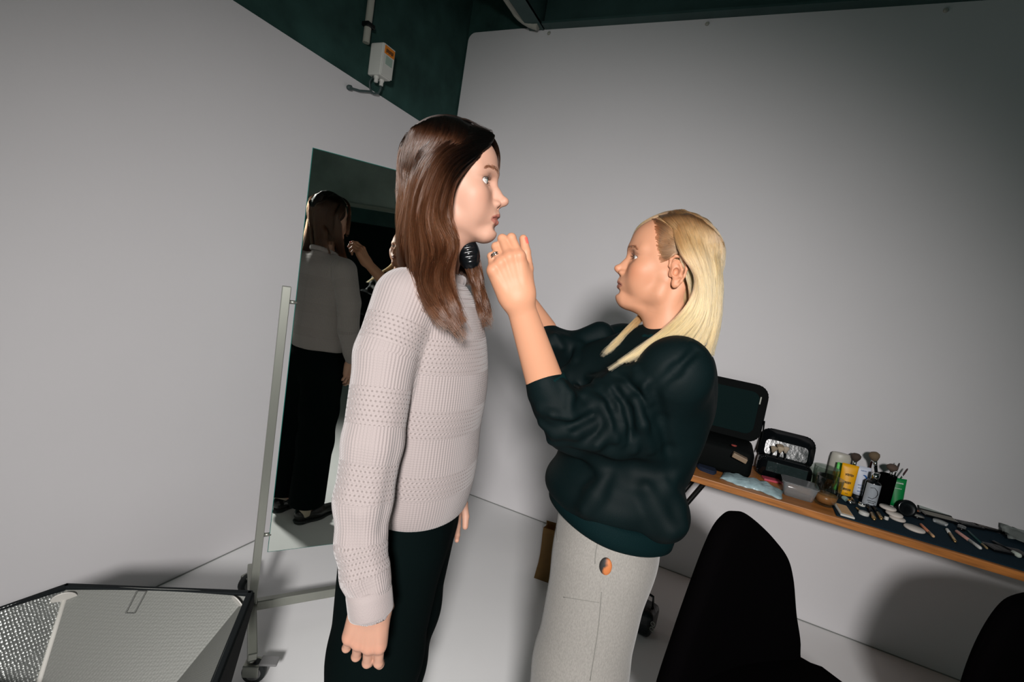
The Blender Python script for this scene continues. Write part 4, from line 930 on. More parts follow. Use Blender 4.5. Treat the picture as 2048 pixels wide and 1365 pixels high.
# near sleeve: shoulder, bulging elbow, cuff
e1 = W_(1306, 812, 1.005); e2 = W_(1245, 835, .985); e3 = W_(1160, 845, .965); e4 = W_(1114, 812, .953); e5 = W_(1098, 783, .95); e6 = W_(1090, 768, .945)
FL = ((0, 1, 0), .66)
s.chain([bB.l(shN), e1, e2, e3], [.066, .088, .080, .062], k=.035, flat=FL); s.chain([e3, e4, e5], [.052, .047, .0445], k=.010); s.cap(e5, e6, .0420, .0385, k=.003)
s.cap(W_(1130, 862, .965), W_(1210, 880, .975), .036, .052, k=.03); s.cap(e1, W_(1325, 880, 1.01), .088, .070, k=.03, flat=FL)
# far sleeve
g1 = W_(1190, 700, 1.22); g2 = W_(1130, 702, 1.20); g3 = W_(1085, 668, 1.19)
s.chain([bB.l(shF), W_(1245, 698, 1.24), g1, g2, g3], [.066, .062, .056, .046, .034], k=.02)
s.cap(W_(1105, 686, 1.16), W_(1150, 700, 1.16), .030, .030, k=.012); s.cap(W_(1160, 690, 1.18), W_(1200, 672, 1.18), .036, .036, k=.012)
# folds as ridges and valleys
def ridge(a, b, r, k=.016, op=1):
    s.cap(W_(*a), W_(*b), r, r*.6, k=k, op=op)
def fold(px, r, dep=.0, k=.014, op=1):
    """a cloth fold that follows the front of the sleeve or body along these pixels"""
    pts = []
    for x, y in px:      # walk along the view ray to the cloth surface
        q0 = None
        for d in np.arange(.80, 1.15, .002):
            L_ = W_(x, y, d); ii = np.round((L_-s.lo)/s.h).astype(int)
            if (ii < 0).any() or (ii >= s.n).any(): continue
            if s.f[tuple(ii)] < 0: q0 = W_(x, y, d+dep); break
        if q0 is not None: pts.append(q0)
    n = len(pts)
    for i in range(n-1): s.cap(pts[i], pts[i+1], r*(.45+.55*math.sin(PI*(i+.3)/n)), r*(.45+.55*math.sin(PI*min(i+1.3, n)/n)), k=k, op=op)
for px, r in (([(1193, 762), (1215, 785), (1235, 812), (1247, 850), (1243, 885)], .010), ([(1216, 757), (1245, 776), (1268, 808), (1278, 850), (1268, 900)], .011), ([(1150, 772), (1175, 785), (1192, 806), (1196, 830)], .009),
              ([(1078, 818), (1105, 832), (1140, 836), (1178, 815)], .010), ([(1082, 848), (1110, 868), (1150, 868), (1192, 845)], .010), ([(1100, 882), (1140, 898), (1190, 890), (1228, 868)], .010), ([(1248, 742), (1275, 756), (1296, 776), (1306, 806)], .010),
              ([(1212, 800), (1222, 830), (1215, 865), (1195, 890)], .008), ([(1168, 790), (1205, 812), (1226, 850), (1232, 880)], .008), ([(1125, 765), (1140, 790), (1138, 815)], .007), ([(1180, 755), (1230, 745), (1270, 738)], .009),
              ([(1270, 800), (1286, 850), (1300, 900)], .008), ([(1075, 650), (1090, 668), (1100, 690)], .008), ([(1110, 672), (1122, 695), (1120, 720)], .009), ([(1150, 665), (1158, 690), (1150, 720)], .009)):
    fold(px, r)
for px, r in (([(1290, 965), (1310, 1010), (1340, 1060)], .014), ([(1330, 960), (1350, 1010), (1362, 1050)], .014), ([(1215, 950), (1190, 990), (1170, 1020)], .010)):
    fold(px, r, k=.03)
fold([(1392, 700), (1350, 742), (1305, 782), (1322, 840), (1338, 900), (1346, 940)], .0045, k=.020, op=-1)
fold([(1130, 905), (1195, 932), (1270, 945), (1340, 955)], .010, k=.035, op=-1)
for px in ([(1205, 778), (1226, 815), (1236, 860)], [(1232, 780), (1256, 818), (1262, 870)], [(1095, 840), (1140, 852), (1185, 832)]): fold(px, .0035, k=.014, op=-1)
# waistband: gathers in above the hem, hem tilts down to the back
nrm_ = np.array([.16, 0, -1.0]); s.half((0, 0, .893), nrm_, .008)
v, f, _ = s.mesh(relax=2)
SWB = mat('black_sweatshirt_cloth', (.0005, .0044, .0049, 1), .66, sheen=.0, spec=.13, noise=(9, .2), bump=(700, .35, .0012))
swB = mesh_np('sweatshirt', bB.w(v), f, SWB, tB)
NA = 72; WV, WF = [], []; prof_ = [(-.012, .030), (.000, .034), (.006, .022), (.008, .004), (.006, -.014), (-.001, -.020), (-.010, -.016)]
for k in range(NA):
    a_ = 2*PI*k/NA
    for dr, dz_ in prof_:
        x_ = .030+(.142+dr)*math.cos(a_)*(1+.012*math.sin(5*a_)); y_ = (.148+dr)*math.sin(a_)*(1+.012*math.sin(5*a_)); WV.append((x_, y_, .890+.16*x_+dz_))
n_ = len(prof_)
for k in range(NA):
    for j in range(n_-1): WF.append((k*n_+j, ((k+1) % NA)*n_+j, ((k+1) % NA)*n_+j+1, k*n_+j+1))
mesh_np('waistband', bB.w(np.array(WV)), np.array(WF), mat('black_rib', (.0008, .008, .009, 1), .75, spec=.08, bump=(500, .6, .002)), swB)
RBM = mat('black_rib_collar', (.001, .012, .013, 1), .8, spec=.08, bump=(500, .6, .002))
s = Sdf((-.10, -.09, 1.27), (.10, .09, 1.40), .003)
for k in range(24):
    a0, a1 = 2*PI*k/24, 2*PI*(k+1)/24; pz = lambda a: (-.014+.064*math.cos(a), .060*math.sin(a), 1.312-.20*(.064*math.cos(a)))
    s.cap(pz(a0), pz(a1), .007, .007, k=.003, flat=((0, 0, 1), 1.8))
v, f, _ = s.mesh(); mesh_np('collar', bB.w(v), f, RBM, swB)
bm = bmesh.new(); ca = Vector(at(1090, 757, .948)); cb = Vector(at(1101, 787, .952)); tube(bm, [ca, ca.lerp(cb, .08), ca.lerp(cb, .9), cb], [.0395, .0405, .0435, .042], 32); obj('cuff', bm, RBM, swB)
# ---- wide grey trousers
s = Sdf((-.22, -.24, -.045), (.22, .24, 1.02), .005)
s.ell((.036, 0, .90), (.114, .135, .12), k=.03); s.ell((.024, 0, .80), (.122, .148, .14), k=.04)
for q in (-1, 1): s.chain([(.026, q*.062, .80), (.028, q*.075, .55), (.026, q*.085, .25), (.024, q*.09, .0)], [.108, .104, .108, .118], k=.025)
s.half((0, 0, -.022), (0, 0, -1), .004)
s.cap(bB.l(at(1160, 1110, .9)), bB.l(at(1213, 1158, .885)), .005, .006, k=.016, op=-1); s.cap(bB.l(at(1215, 1158, .885)), bB.l(at(1280, 1122, .90)), .006, .004, k=.016, op=-1)
s.cap(bB.l(at(1115, 1120, .92)), bB.l(at(1160, 1180, .89)), .003, .004, k=.014, op=-1)
s.cap(bB.l(at(1100, 1180, .93)), bB.l(at(1090, 1365, .93)), .006, .010, k=.03, op=-1)
s.ell(bB.l(at(1211, 1134, .893)), (.020, .016, .024), k=.008, op=-1)
v, f, _ = s.mesh(relax=1)
GW = mat('grey_wool', (.225, .214, .196, 1), .92, sheen=.15, spec=.1, noise=(420, .16, (1, 1, .45)), bump=(350, .35, .0012)); trB = mesh_np('trousers', bB.w(v), f, GW, tB)
SEAM = mat('grey_seam', (.17, .165, .15, 1), .9)
def surf(FR, pts, m, name, parent, r=.0008): 
    bm = bmesh.new(); tube(bm, [FR(p) for p in pts], r, 5); return obj(name, bm, m, parent)
bpy.context.view_layer.update()
def hit(o, x, y, off=0.0):
    r = Vector(ray(x, y)).normalized(); org = Vector((0, 0, CAMZ)); ok, loc, n, i = o.ray_cast(org, r)
    return (loc+n*off) if ok else None
def seam(o, px, m, name, parent, r=.0009, off=.0003, n=14):
    P_ = spline([(x, y, 0) for x, y in px], n); pts = [hit(o, x, y, off) for x, y, _ in P_]; pts = [p for p in pts if p is not None]
    if len(pts) > 2: bm = bmesh.new(); tube(bm, pts, r, 5); obj(name, bm, m, parent)
seam(trB, [(1203, 1185), (1196, 1260), (1180, 1362)], SEAM, 'side_seam', trB)
seam(trB, [(1195, 1086), (1191, 1110), (1190, 1128)], SEAM, 'pocket_seam', trB)
seam(trB, [(1104, 1022), (1112, 1055), (1116, 1085)], SEAM, 'fly_seam', trB)
seam(trB, [(1127, 1195), (1160, 1200), (1198, 1206)], SEAM, 'welt_seam', trB, r=.0006)
# patterned lining in the gap of the pocket
pc = hit(trB, 1211, 1134, .0)
if pc is not None:
    m = mat('pocket_lining', (.02, .02, .02, 1), .6); nt = m.node_tree; N = nt.nodes; L = nt.links; tc = N.new('ShaderNodeTexCoord'); n = N.new('ShaderNodeTexNoise'); n.inputs['Scale'].default_value = 55; n.inputs['Detail'].default_value = 5
    gr = N.new('ShaderNodeSeparateXYZ'); L.new(tc.outputs['Generated'], gr.inputs[0]); L.new(tc.outputs['Object'], n.inputs['Vector'])
    ad = N.new('ShaderNodeMath'); ad.operation = 'MULTIPLY_ADD'; L.new(n.outputs['Fac'], ad.inputs[0]); ad.inputs[1].default_value = .8; 
    sb_ = N.new('ShaderNodeMath'); sb_.operation = 'SUBTRACT'; sb_.inputs[0].default_value = .62; L.new(gr.outputs[1], sb_.inputs[1]); L.new(sb_.outputs[0], ad.inputs[2])
    rp_ = N.new('ShaderNodeValToRGB'); e = rp_.color_ramp.elements; e[0].position = .35; e[0].color = (.015, .015, .015, 1); e[1].position = .62; e[1].color = (.42, .13, .035, 1); L.new(ad.outputs[0], rp_.inputs[0]); L.new(rp_.outputs[0], N['Principled BSDF'].inputs['Base Color'])
    s = Sdf((-.03, -.03, -.04), (.03, .03, .04), .0015); s.ell((0, 0, 0), (.013, .006, .0185)); v, f, _ = s.mesh()
    rr_ = Vector(ray(1211, 1134)).normalized(); Fp = Frame(np.array(pc), np.cross(np.array(rr_), (0, 0, 1)), up=(.1, 0, 1)); q = mesh_np('pocket_lining', Fp.w(v), f, m, trB); q['label'] = 'dark and orange patterned lining showing in the pocket gap'
for q in (-1, 1): shoe(Frame(bB.w((.075, q*.10, -.075)), bB.R[:, 0]), LEA, tB)
# ---- blonde hair
s = Sdf((-.135, -.105, -.14), (.11, .105, .14), .0025)
s.ell((-.014, 0, .032), (.1025, .0805, .0915), k=.01); s.ell((-.055, 0, -.045), (.052, .058, .070), k=.03)
s.ell((.108, 0, -.034), (.076, .092, .100), k=.010, op=-1); s.ell((.03, 0, -.10), (.09, .06, .075), k=.01, op=-1)
s.ell((-.002, .085, -.022), (.030, .022, .036), k=.006, op=-1)
v, f, _ = s.mesh(); capB = (hB.w(v), f, np.zeros((len(v), 3)))
odB = np.array([-.98, -.1, 0])
K1 = [P((1338, 428, 1.04), (1347, 465, .995), (1357, 500, .972), (1372, 524, .964), (1391, 550, .963), (1386, 590, .972), (1355, 635, .972), (1300, 680, .955), (1215, 738, .94)),
      P((1340, 426, 1.04), (1354, 462, .992), (1369, 502, .968), (1388, 534, .962), (1399, 575, .965), (1388, 615, .97), (1355, 655, .965), (1300, 695, .95), (1232, 736, .935)),
      P((1338, 423, 1.045), (1362, 460, .99), (1382, 505, .965), (1402, 548, .96), (1408, 590, .96), (1400, 630, .962), (1375, 662, .96), (1340, 690, .95), (1290, 712, .94)),
      P((1350, 420, 1.05), (1385, 452, 1.0), (1405, 500, .972), (1418, 550, .965), (1422, 600, .965), (1416, 640, .965), (1402, 672, .963), (1378, 700, .96), (1350, 715, .955)),
      P((1362, 419, 1.055), (1403, 448, 1.02), (1425, 497, .995), (1434, 550, .985), (1436, 600, .98), (1431, 645, .978), (1420, 680, .975), (1405, 708, .97), (1392, 725, .965)),
      P((1370, 420, 1.065), (1414, 448, 1.04), (1438, 500, 1.015), (1445, 555, 1.005), (1445, 610, 1.0), (1439, 655, .995), (1430, 690, .99), (1422, 725, .985), (1414, 750, .98))]
KX = [P((1364, 420, 1.05), (1404, 448, 1.02), (1426, 500, .99), (1433, 555, .975), (1432, 610, .97), (1426, 655, .97), (1417, 690, .965), (1408, 725, .96)), P((1368, 420, 1.055), (1409, 448, 1.03), (1434, 500, 1.0), (1441, 555, .985), (1441, 610, .98), (1435, 655, .975), (1426, 690, .97), (1416, 725, .965))]
K2 = [[hB.w((a_, b_-.010*k, c_+.002)) for a_, b_, c_ in ((.000, .020, .126), (.030, .014, .125), (.056, .006, .118), (.080, -.002, .100), (.096, -.012, .074), (.098, -.026, .050), (.088, -.046, .020), (.066, -.066, -.02))] for k in range(5)]
K3 = [P((1285, 620, 1.10), (1268, 640, 1.09), (1240, 670, 1.07), (1200, 712, 1.05)), P((1300, 625, 1.10), (1275, 652, 1.08), (1248, 680, 1.06), (1208, 714, 1.045))]
kb = []
for q in np.linspace(1.0, -1.2, 8):
    kb.append([hB.w((-.005, .015*q, .122)), hB.w((-.055, .050*q, .108)), hB.w((-.106, .060*q, .05)), hB.w((-.114, .068*q, -.02)), hB.w((-.108, .068*q, -.09)), hB.w((-.10, .070*q, -.15)), hB.w((-.098, .075*q, -.20)), hB.w((-.100, .075*q, -.235))])
kf2 = [[hB.w((.03, -.02-.01*k, .118-.008*k)), hB.w((.02-.03*k, -.06, .10-.005*k)), hB.w((.0-.03*k, -.086, .04)), hB.w((-.01-.025*k, -.088, -.03)), hB.w((-.01-.022*k, -.083, -.10)), hB.w((.0-.02*k, -.075, -.16))] for k in range(4)]
HBC, HBR = (-.014, 0, .032), (.104, .082, .093); cB = (hB, HBC, HBR)
snB = Snap((hvB[0], hvB[1]), (capB[0], capB[1])); cB = (snB, .0012, 0); cB2 = (snB, .005, 0); shn = shell(hB, 1, HBC, HBR, 52, 174, z0=.055, low=-.12, sn=snB, ex=.002, xe=.020); shf = shell(hB, -1, HBC, HBR, 36, 174, z0=.03, sn=snB, ex=.002)
kbs = []
for g in kb: g = spline(g, 14); g[:8] = snB.stick(g[:8], .003); g[8:] += hB.R[:, 0]*.012; kbs.append(list(g))
K2 = [list(snB.stick(spline(g, 16), .0015+.0016*k)) for k, g in enumerate(K2)]
HT = [(.072, .010, .100), (.068, .030, .096), (.062, .048, .084), (.056, .058, .066), (.050, .065, .046), (.042, .070, .026), (.034, .073, .008), (.026, .075, -.006)]
TG = []
for k, p in enumerate(HT):
    t_ = k/7; q2 = np.array(p)*.55+np.array((-.012, .082, .046-.026*t_))*.45
    TG.append(list(snB.stick(spline(hB.w(np.array([p, q2, (-.012, .083, .050-.026*t_), (-.046, .080, .022-.016*t_), (-.062, .072, -.03), (-.066, .068, -.08)])), 16), .0022)))
S, Rr, S2, R2 = [], [], [], []
for g_, n, th, od, wv, sd, sh_ in ((TG, 4200, .004, hB.R[:, 1], .0005, 33, .05), (shn, 4600, .004, hB.R[:, 1], .0006, 31, .06), (shf, 3000, .004, -hB.R[:, 1], .0006, 32, .06), (K1, 5600, .012, odB, .0022, 11, .2), (KX, 1300, .012, odB, .0015, 16, .2), (K2, 1400, .007, hB.R[:, 2], .0006, 12, .1), (K3, 500, .010, odB, .002, 13, .25), (kbs, 1800, .006, -hB.R[:, 0], .002, 14, .2), (kf2, 1400, .010, -hB.R[:, 1], .002, 15, .2)):
    a, b = curtain(g_, n, th, out_dir=od, wave=wv, seed=sd, rad=.00036, frizz=.0009, short=sh_, coll=cB2 if g_ in (K1, KX) else cB, feather=.40 if g_ is TG else .14 if g_ in (K1, K2) else 0)
    if g_ in (K1, KX, K3, kbs): S2 += a; R2 += b
    else: S += a; Rr += b
hairB = curves_obj('hair', S, Rr, HL, tB); curves_obj('hair_lengths', S2, R2, HLL, hairB); base = [capB]
for g_, off, th, od, tr in ((K1, -.018, .010, odB, .38), (kf2, -.006, .010, -hB.R[:, 1], .1)):
    vv, ff = sheet(g_, 20, off, th, od, tr); base.append((vv, ff, np.zeros((len(vv), 3))))
v, f, c = join(*base); mesh_np('hair_base', v, f, mat('blonde_hair_mass', (.28, .175, .085, 1), .6, spec=.3, noise=(60, .35, (1, 1, .15))), hairB)
# ---- black vented brush held at the dark hair
c0 = at(937, 508, .99); t = tag(empty('hair_brush', (0, 0, 0)), 'glossy black vented hair brush held in the hair behind the neck', 'brush')
s = Sdf((-.06, -.045, -.06), (.06, .045, .06), .0018); s.ell((0, 0, 0), (.024, .020, .036), k=.003)
for z in (-.012, -.003, .006, .015): s.cap((-.03, .018, z), (.03, .018, z), .0016, .0016, k=.002, op=-1)
v, f, _ = s.mesh(); Fb = Frame(c0, (.5, -.85, 0), left=(-.85, -.5, 0)); Rt = np.array([[math.cos(.35), 0, math.sin(.35)], [0, 1, 0], [-math.sin(.35), 0, math.cos(.35)]]); Fb.R = Fb.R@Rt; mesh_np('brush_head', Fb.w(v), f, MT['black_gloss'], t)
bm = bmesh.new(); tube(bm, [Fb.w((0, 0, -.03)), Fb.w((.005, .004, -.07)), Fb.w((.012, .006, -.13))], [.007, .009, .007], 12); obj('handle', bm, MT['black_gloss'], t)

# ================================================================== SHELF TABLE AND MAKE-UP
TZ = .72; SX0 = 2.317
def tb(x, y, z=TZ): return on(x, y, 2, z)
bm = bmesh.new(); box(bm, (SX0, -2.6, TZ-.032), (BX-.001, .42, TZ), .003)
sh = tag(obj('wooden_shelf_table', bm, MT['wood']), 'long narrow oak table top running along the white wall', 'table')
for y0, dy in ((-.06, .30), (-2.2, -.2)):
    bm = bmesh.new(); box(bm, (2.36, -.014, -.014), (2.70, .014, .0), .003, T(0, y0, TZ-.032)); 
    for xx in (2.37, 2.69): tube(bm, [(xx, y0, TZ-.04), (xx, y0+dy, .012)], .012, 8)
    obj('leg', bm, MT['black_metal'], sh)
def flat_item(name, label, cat, p, q, w, h, m, group=None, z=TZ, parent=None, r=.003):
    """rounded slab whose middle runs from p to q on the table"""
    p = np.array(p, float); q = np.array(q, float); d = q-p; L_ = np.linalg.norm(d[:2]); a = math.atan2(d[1], d[0])
    bm = bmesh.new(); box(bm, (0, -w/2, 0), (L_, w/2, h), min(r, h*.45), T(p[0], p[1], z)@Rz(a)); o = obj(name, bm, m, parent)
    if parent is None: tag(o, label, cat, group)
    return o
def M_at(p, a=0, z=None): return T(p[0], p[1], p[2] if z is None else z)@Rz(a)
# big make-up case
t = empty('makeup_case', (2.52, -.05, TZ)); tag(t, 'large black make-up case standing open with a mesh lid', 'case')
bm = bmesh.new(); box(bm, (-.055, -.20, .0), (.20, .24, .14), .03, seg=4); obj('base', bm, MT['black_nylon'], t, True)
bm = bmesh.new(); prism(bm, [(x, y+.155) for x, y in rrect(.46, .30, .06, 6)], -.03, .03, basis((.20, .005, .125), (0, -1, 0), (.12, 0, .99), (-.99, 0, .12)))
bmesh.ops.bevel(bm, geom=[e for e in bm.edges], offset=.008, segments=2, affect='EDGES'); ld = obj('lid', bm, MT['black_nylon'], t)
bm = bmesh.new(); prism(bm, [(x, y+.155) for x, y in rrect(.38, .22, .04, 6)], .028, .036, basis((.20, .005, .125), (0, -1, 0), (.12, 0, .99), (-.99, 0, .12))); obj('mesh_pocket', bm, MT['mesh_panel'], ld)
bm = bmesh.new(); box(bm, (.178, -.192, .335), (.184, -.184, .375), .002); obj('zip_pull', bm, MT['nickel'], ld)
bm = bmesh.new(); tube(bm, [(.17, -.225, .26), (.165, -.232, .18), (.15, -.225, .10)], .004, 6); obj('strap', bm, MT['black_nylon'], t)
bm = bmesh.new(); box(bm, (-.115, -.135, .13), (-.075, -.07, .152), .003, Rx(.25)); obj('compact', bm, mat('beige_compact', (.25, .18, .12, 1), .3), t)
bm = bmesh.new(); lathe(bm, [(.012, 0), (.012, .004), (0, .004)], 16, T(-.095, -.10, .158)); obj('blush_pan', bm, mat('rose_pan', (.3, .04, .03, 1), .5), t)
# navy cloth under the case
bm = bmesh.new(); p = tb(1412, 945); prism(bm, [(x+.03*math.sin(9*y), y) for x, y in rrect(.09, .09, .03)], 0, .018, M_at(p+[.03, 0, 0])); bmesh.ops.bevel(bm, geom=bm.edges[:], offset=.006, segments=2, affect='EDGES')
tag(obj('navy_cloth', bm, mat('navy_cloth', (.004, .012, .035, 1), .8)), 'crumpled navy cloth tucked before the big case', 'cloth')
# brush pouch
t = empty('brush_pouch', (2.665, on(1573, 900, 0, 2.665)[1]-.006, TZ)); tag(t, 'small shiny black pouch standing open with make-up brushes inside', 'pouch')
bm = bmesh.new(); prism(bm, [(x, y+.045) for x, y in rrect(.235, .10, .03, 5)], -.045, .045, basis((0, 0, .005), (0, -1, 0), (0, 0, 1), (-1, 0, 0)))
bmesh.ops.bevel(bm, geom=bm.edges[:], offset=.010, segments=2, affect='EDGES'); obj('body', bm, MT['black_gloss'], t, True)
bm = bmesh.new(); prism(bm, [(x, y+.07) for x, y in rrect(.25, .165, .05, 6)], -.014, .014, basis((.045, .0, .075), (0, -1, 0), (.25, 0, .968), (-.968, 0, .25)))
bmesh.ops.bevel(bm, geom=bm.edges[:], offset=.008, segments=2, affect='EDGES'); fl = obj('flap', bm, MT['black_gloss'], t, True)
bm = bmesh.new(); prism(bm, [(x, y+.055) for x, y in rrect(.19, .08, .02, 4)], .014, .017, basis((.045, .0, .075), (0, -1, 0), (.25, 0, .968), (-.968, 0, .25))); obj('clear_window', bm, mat('glossy_film', (.010, .017, .017, 1), .22, bump=(30, .22, .006)), fl)
bm = bmesh.new(); box(bm, (-.052, -.095, .035), (-.046, .08, .085), .002); obj('clear_pocket', bm, mat('scuffed_film', (.015, .026, .026, 1), .14, bump=(24, .7, .008)), t)
for i, (dy, lg, c_) in enumerate(((.075, .12, (.30, .24, .17)), (.035, .125, (.42, .34, .24)), (.028, .135, (.2, .15, .1)), (-.01, .13, (.42, .35, .27)))):
    b = empty('makeup_brush', (t.location.x-.005+.004*i, t.location.y+dy, TZ+.03)); tag(b, ['fan shaped pale brush at the left end in the black pouch', 'cream brush second from the left in the black pouch', 'brown brush third from the left in the black pouch', 'pale oval brush at the right end in the black pouch'][i], 'brush', 'brushes in the black pouch')
    b.rotation_euler = (0.15-.1*i, .05, 0)
    bm = bmesh.new(); tube(bm, [(0, 0, .02), (0, 0, lg-.03)], .004, 8); obj('handle', bm, MT['black_gloss'], b)
    bm = bmesh.new(); lathe(bm, [(.005, lg-.03), (.010, lg-.018), (.017, lg-.008), (.015, lg), (.004, lg+.004), (0, lg+.004)], 14, sx=.6); obj('bristles', bm, mat('bristle_%d' % i, c_+(1,), .8), b)
# wipes packet
p = tb(1505, 972)
bm = bmesh.new(); NU, NV = 22, 12; g = []
for i in range(NU+1):
    row = []
    for j in range(NV+1):
        u, v = i/NU*2-1, j/NV*2-1; ed = (1-u**4)*(1-v**4)
        zz = .004+.020*ed+.004*math.sin(13*u+3*v)*ed+.003*math.sin(21*v+7*u)
        row.append(bm.verts.new((.062*v+.010*math.sin(5*u)+.004*math.sin(19*u), -u*.125+.004*math.sin(17*v), max(zz, .002))))
    g.append(row)
for i in range(NU):
    for j in range(NV): bm.faces.new((g[i][j], g[i+1][j], g[i+1][j+1], g[i][j+1])).smooth = True
bm.verts.ensure_lookup_table(); r = bmesh.ops.extrude_face_region(bm, geom=bm.faces[:]); bmesh.ops.transform(bm, matrix=Matrix.Diagonal((1, 1, 0.0, 1)), verts=[v for v in r['geom'] if isinstance(v, bmesh.types.BMVert)])
bmesh.ops.transform(bm, matrix=T(p[0]+.0, p[1]+.006, TZ+.001)@Rz(-.12), verts=bm.verts)
mw = mat('pale_blue_film', (.34, .47, .50, 1), .3, noise=(28, .22), bump=(70, .5, .003))
tw = tag(obj('wipes_packet', bm, mw), 'pale blue crumpled packet of wipes lying at the table edge', 'packet')
# pink packet
flat_item('pink_packet', 'pink cellophane packet lying behind the pale blue packet', 'packet', tb(1525, 958), tb(1560, 966), .05, .010, mat('pink_film', (.55, .08, .12, 1), .3, bump=(60, .8, .004)))
flat_item('pale_packet', 'flat pale green film wrapper in front of the brush pouch', 'packet', tb(1575, 952), tb(1620, 960), .05, .006, mat('pale_film', (.10, .16, .17, 1), .2, bump=(60, .8, .004)))
# clear plastic tub
p = tb(1598, 1000); t = empty('plastic_tub', (p[0]+.045, p[1]+.004, TZ+.0005)); tag(t, 'clear rectangular plastic tub beside the glasses', 'tub')
bm = bmesh.new(); bot = rrect(.09, .115, .015); topp = rrect(.11, .14, .02); th_ = .065
for (sc, z0_), (sc2, z1_) in (((bot, .001), (topp, th_)),):
    a = [bm.verts.new((x, y, z0_)) for x, y in bot]; b = [bm.verts.new((x, y, z1_)) for x, y in topp]; c_ = [bm.verts.new((x*.975, y*.975, z1_)) for x, y in topp]; d_ = [bm.verts.new((x*.96, y*.96, .0025)) for x, y in bot]; n = len(a)
    for i in range(n):
        j = (i+1) % n; bm.faces.new((a[i], a[j], b[j], b[i])); bm.faces.new((b[i], b[j], c_[j], c_[i])); bm.faces.new((c_[i], c_[j], d_[j], d_[i]))
    bm.faces.new(a[::-1]); bm.faces.new(d_)
obj('body', bm, MT['clear'], t, True)
bm = bmesh.new(); a = rrect(.115, .145, .02); prism(bm, a, th_-.003, th_); prism(bm, [(x*.9, y*.9) for x, y in a], th_+.0, th_+.0012); obj('rim', bm, MT['clear'], t)
# tumblers
def tumbler(px, py, dx, label, fill):
    p = tb(px, py); t = empty('glass_tumbler', (p[0]+dx, p[1], TZ+.0005)); tag(t, label, 'glass', 'clear glass tumblers')
    H_ = .128
    bm = bmesh.new(); lathe(bm, [(0, .001), (.036, .001), (.039, .006), (.050, H_*.55), (.052, H_), (.0505, H_), (.0485, H_*.55), (.0375, .014), (0, .012)], 28); obj('body', bm, MT['glass'], t, True)
    if fill:
        bm = bmesh.new(); lathe(bm, [(0, .0145), (.0378, .0145), (.0448, .048), (0, .0485)], 28); obj('milky_coffee', bm, MT['coffee'], t, True)
    return t
tumbler(1652, 1018, .052, 'glass tumbler with a little milky coffee left in it', True)
tumbler(1644, 990, .03, 'empty glass tumbler behind the coffee glass', False)
# bottles and tubes standing
def squeeze_tube(name, label, px, py, dx, w, h, m, mcap, lean=(0, 0), up=True, capd=.010, deco=None, group=None):
    """tube standing on its cap, flattened crimp on top"""
    p = tb(px, py); t = empty(name, (p[0]+dx, p[1], TZ)); tag(t, label, 'tube', group); t.rotation_euler = (lean[0], lean[1], 0)
    ch = h*.16
    bm = bmesh.new(); lathe(bm, [(0, .0005), (capd, .0005), (capd, ch), (0, ch)], 20); obj('cap', bm, mcap, t)
    bm = bmesh.new(); n = 24; rings = []
    for k in range(9):
        u = k/8; z = ch+(h-ch)*u; ry = w/2*(.86+.14*u); rx = w/2*.72*(1-u)**.7+.0012
        rings.append([bm.verts.new((rx*math.cos(2*PI*q/n), ry*math.sin(2*PI*q/n), z)) for q in range(n)])
    for i in range(8):
        for q in range(n): bm.faces.new((rings[i][q], rings[i][(q+1) % n], rings[i+1][(q+1) % n], rings[i+1][q])).smooth = True
    bm.faces.new(rings[0][::-1]); bm.faces.new(rings[-1]); bd = obj('body', bm, m, t)
    if deco: deco(t, w, h, ch)
    return t
def text(s, size, M, m, parent, name='lettering'):
    cu = bpy.data.curves.new(name, 'FONT'); cu.body = s; cu.size = size; cu.align_x = 'CENTER'; cu.align_y = 'CENTER'; cu.extrude = .0002; cu.materials.append(m)
    o = bpy.data.objects.new(name, cu); COL.objects.link(o); bpy.context.view_layer.update()
    me = bpy.data.meshes.new_from_object(o.evaluated_get(bpy.context.evaluated_depsgraph_get())); bpy.data.objects.remove(o)
    if not me.materials: me.materials.append(m)
    q = bpy.data.objects.new(name, me); link(q, parent); q.matrix_local = M; return q
def marks(parent, rows, x, y0, y1, m, tilt=0.0, seed=1):
    """small print too fine to read: rows of little strokes"""
    r_ = random.Random(seed); bm = bmesh.new()
    for z, w, h in rows:
        y = -w/2
        while y < w/2:
            d = r_.uniform(.0014, .0030); xx = x(z)
            box(bm, (xx-.0006, -(y+d)+y0, z-h/2*r_.uniform(.6, 1)), (xx+.0004, -y+y0, z+h/2*r_.uniform(.6, 1))); y += d+r_.uniform(.0006, .0012)
    return tag(obj('small_print', bm, m, parent), kind='stuff')
MF = basis((0, 0, 0), (0, -1, 0), (0, 0, 1), (-1, 0, 0))      # text facing -x
def txt(parent, s, size, x, z, m, tilt=0, y=0): 
    M_ = T(x, y, z)@Matrix(((0, 0, -1, 0), (-1, 0, 0, 0), (0, 1, 0, 0), (0, 0, 0, 1)))@Rx(tilt); text(s, size, M_, m, parent)
INK = MT['ink']; WHT = cm('white_print', 225, 230, 225)
def dy(t, w, h, ch):
    fx_ = lambda z: -(w/2*.72*(1-(z-ch)/(h-ch))**.7+.0016)
    marks(t, [(h*.72, .030, .013), (h*.51, .024, .012), (h*.33, .030, .012), (h*.22, .008, .004)], fx_, 0, 0, mat('brown_ink', (.10, .06, .01, 1), .6), seed=3)
    bm = bmesh.new(); tube(bm, [(-.004, -.004, h*.86), (-.004, 0, h*.90), (-.004, .004, h*.86)], .0008, 5); obj('emblem', bm, INK, t)
squeeze_tube('yellow_tube', 'yellow squeeze tube with black lettering standing on a black cap', 1688, 1003, .02, .066, .170, cm('yellow_tube', 235, 168, 5), MT['ink'], (-.02, .03), capd=.027, deco=dy)
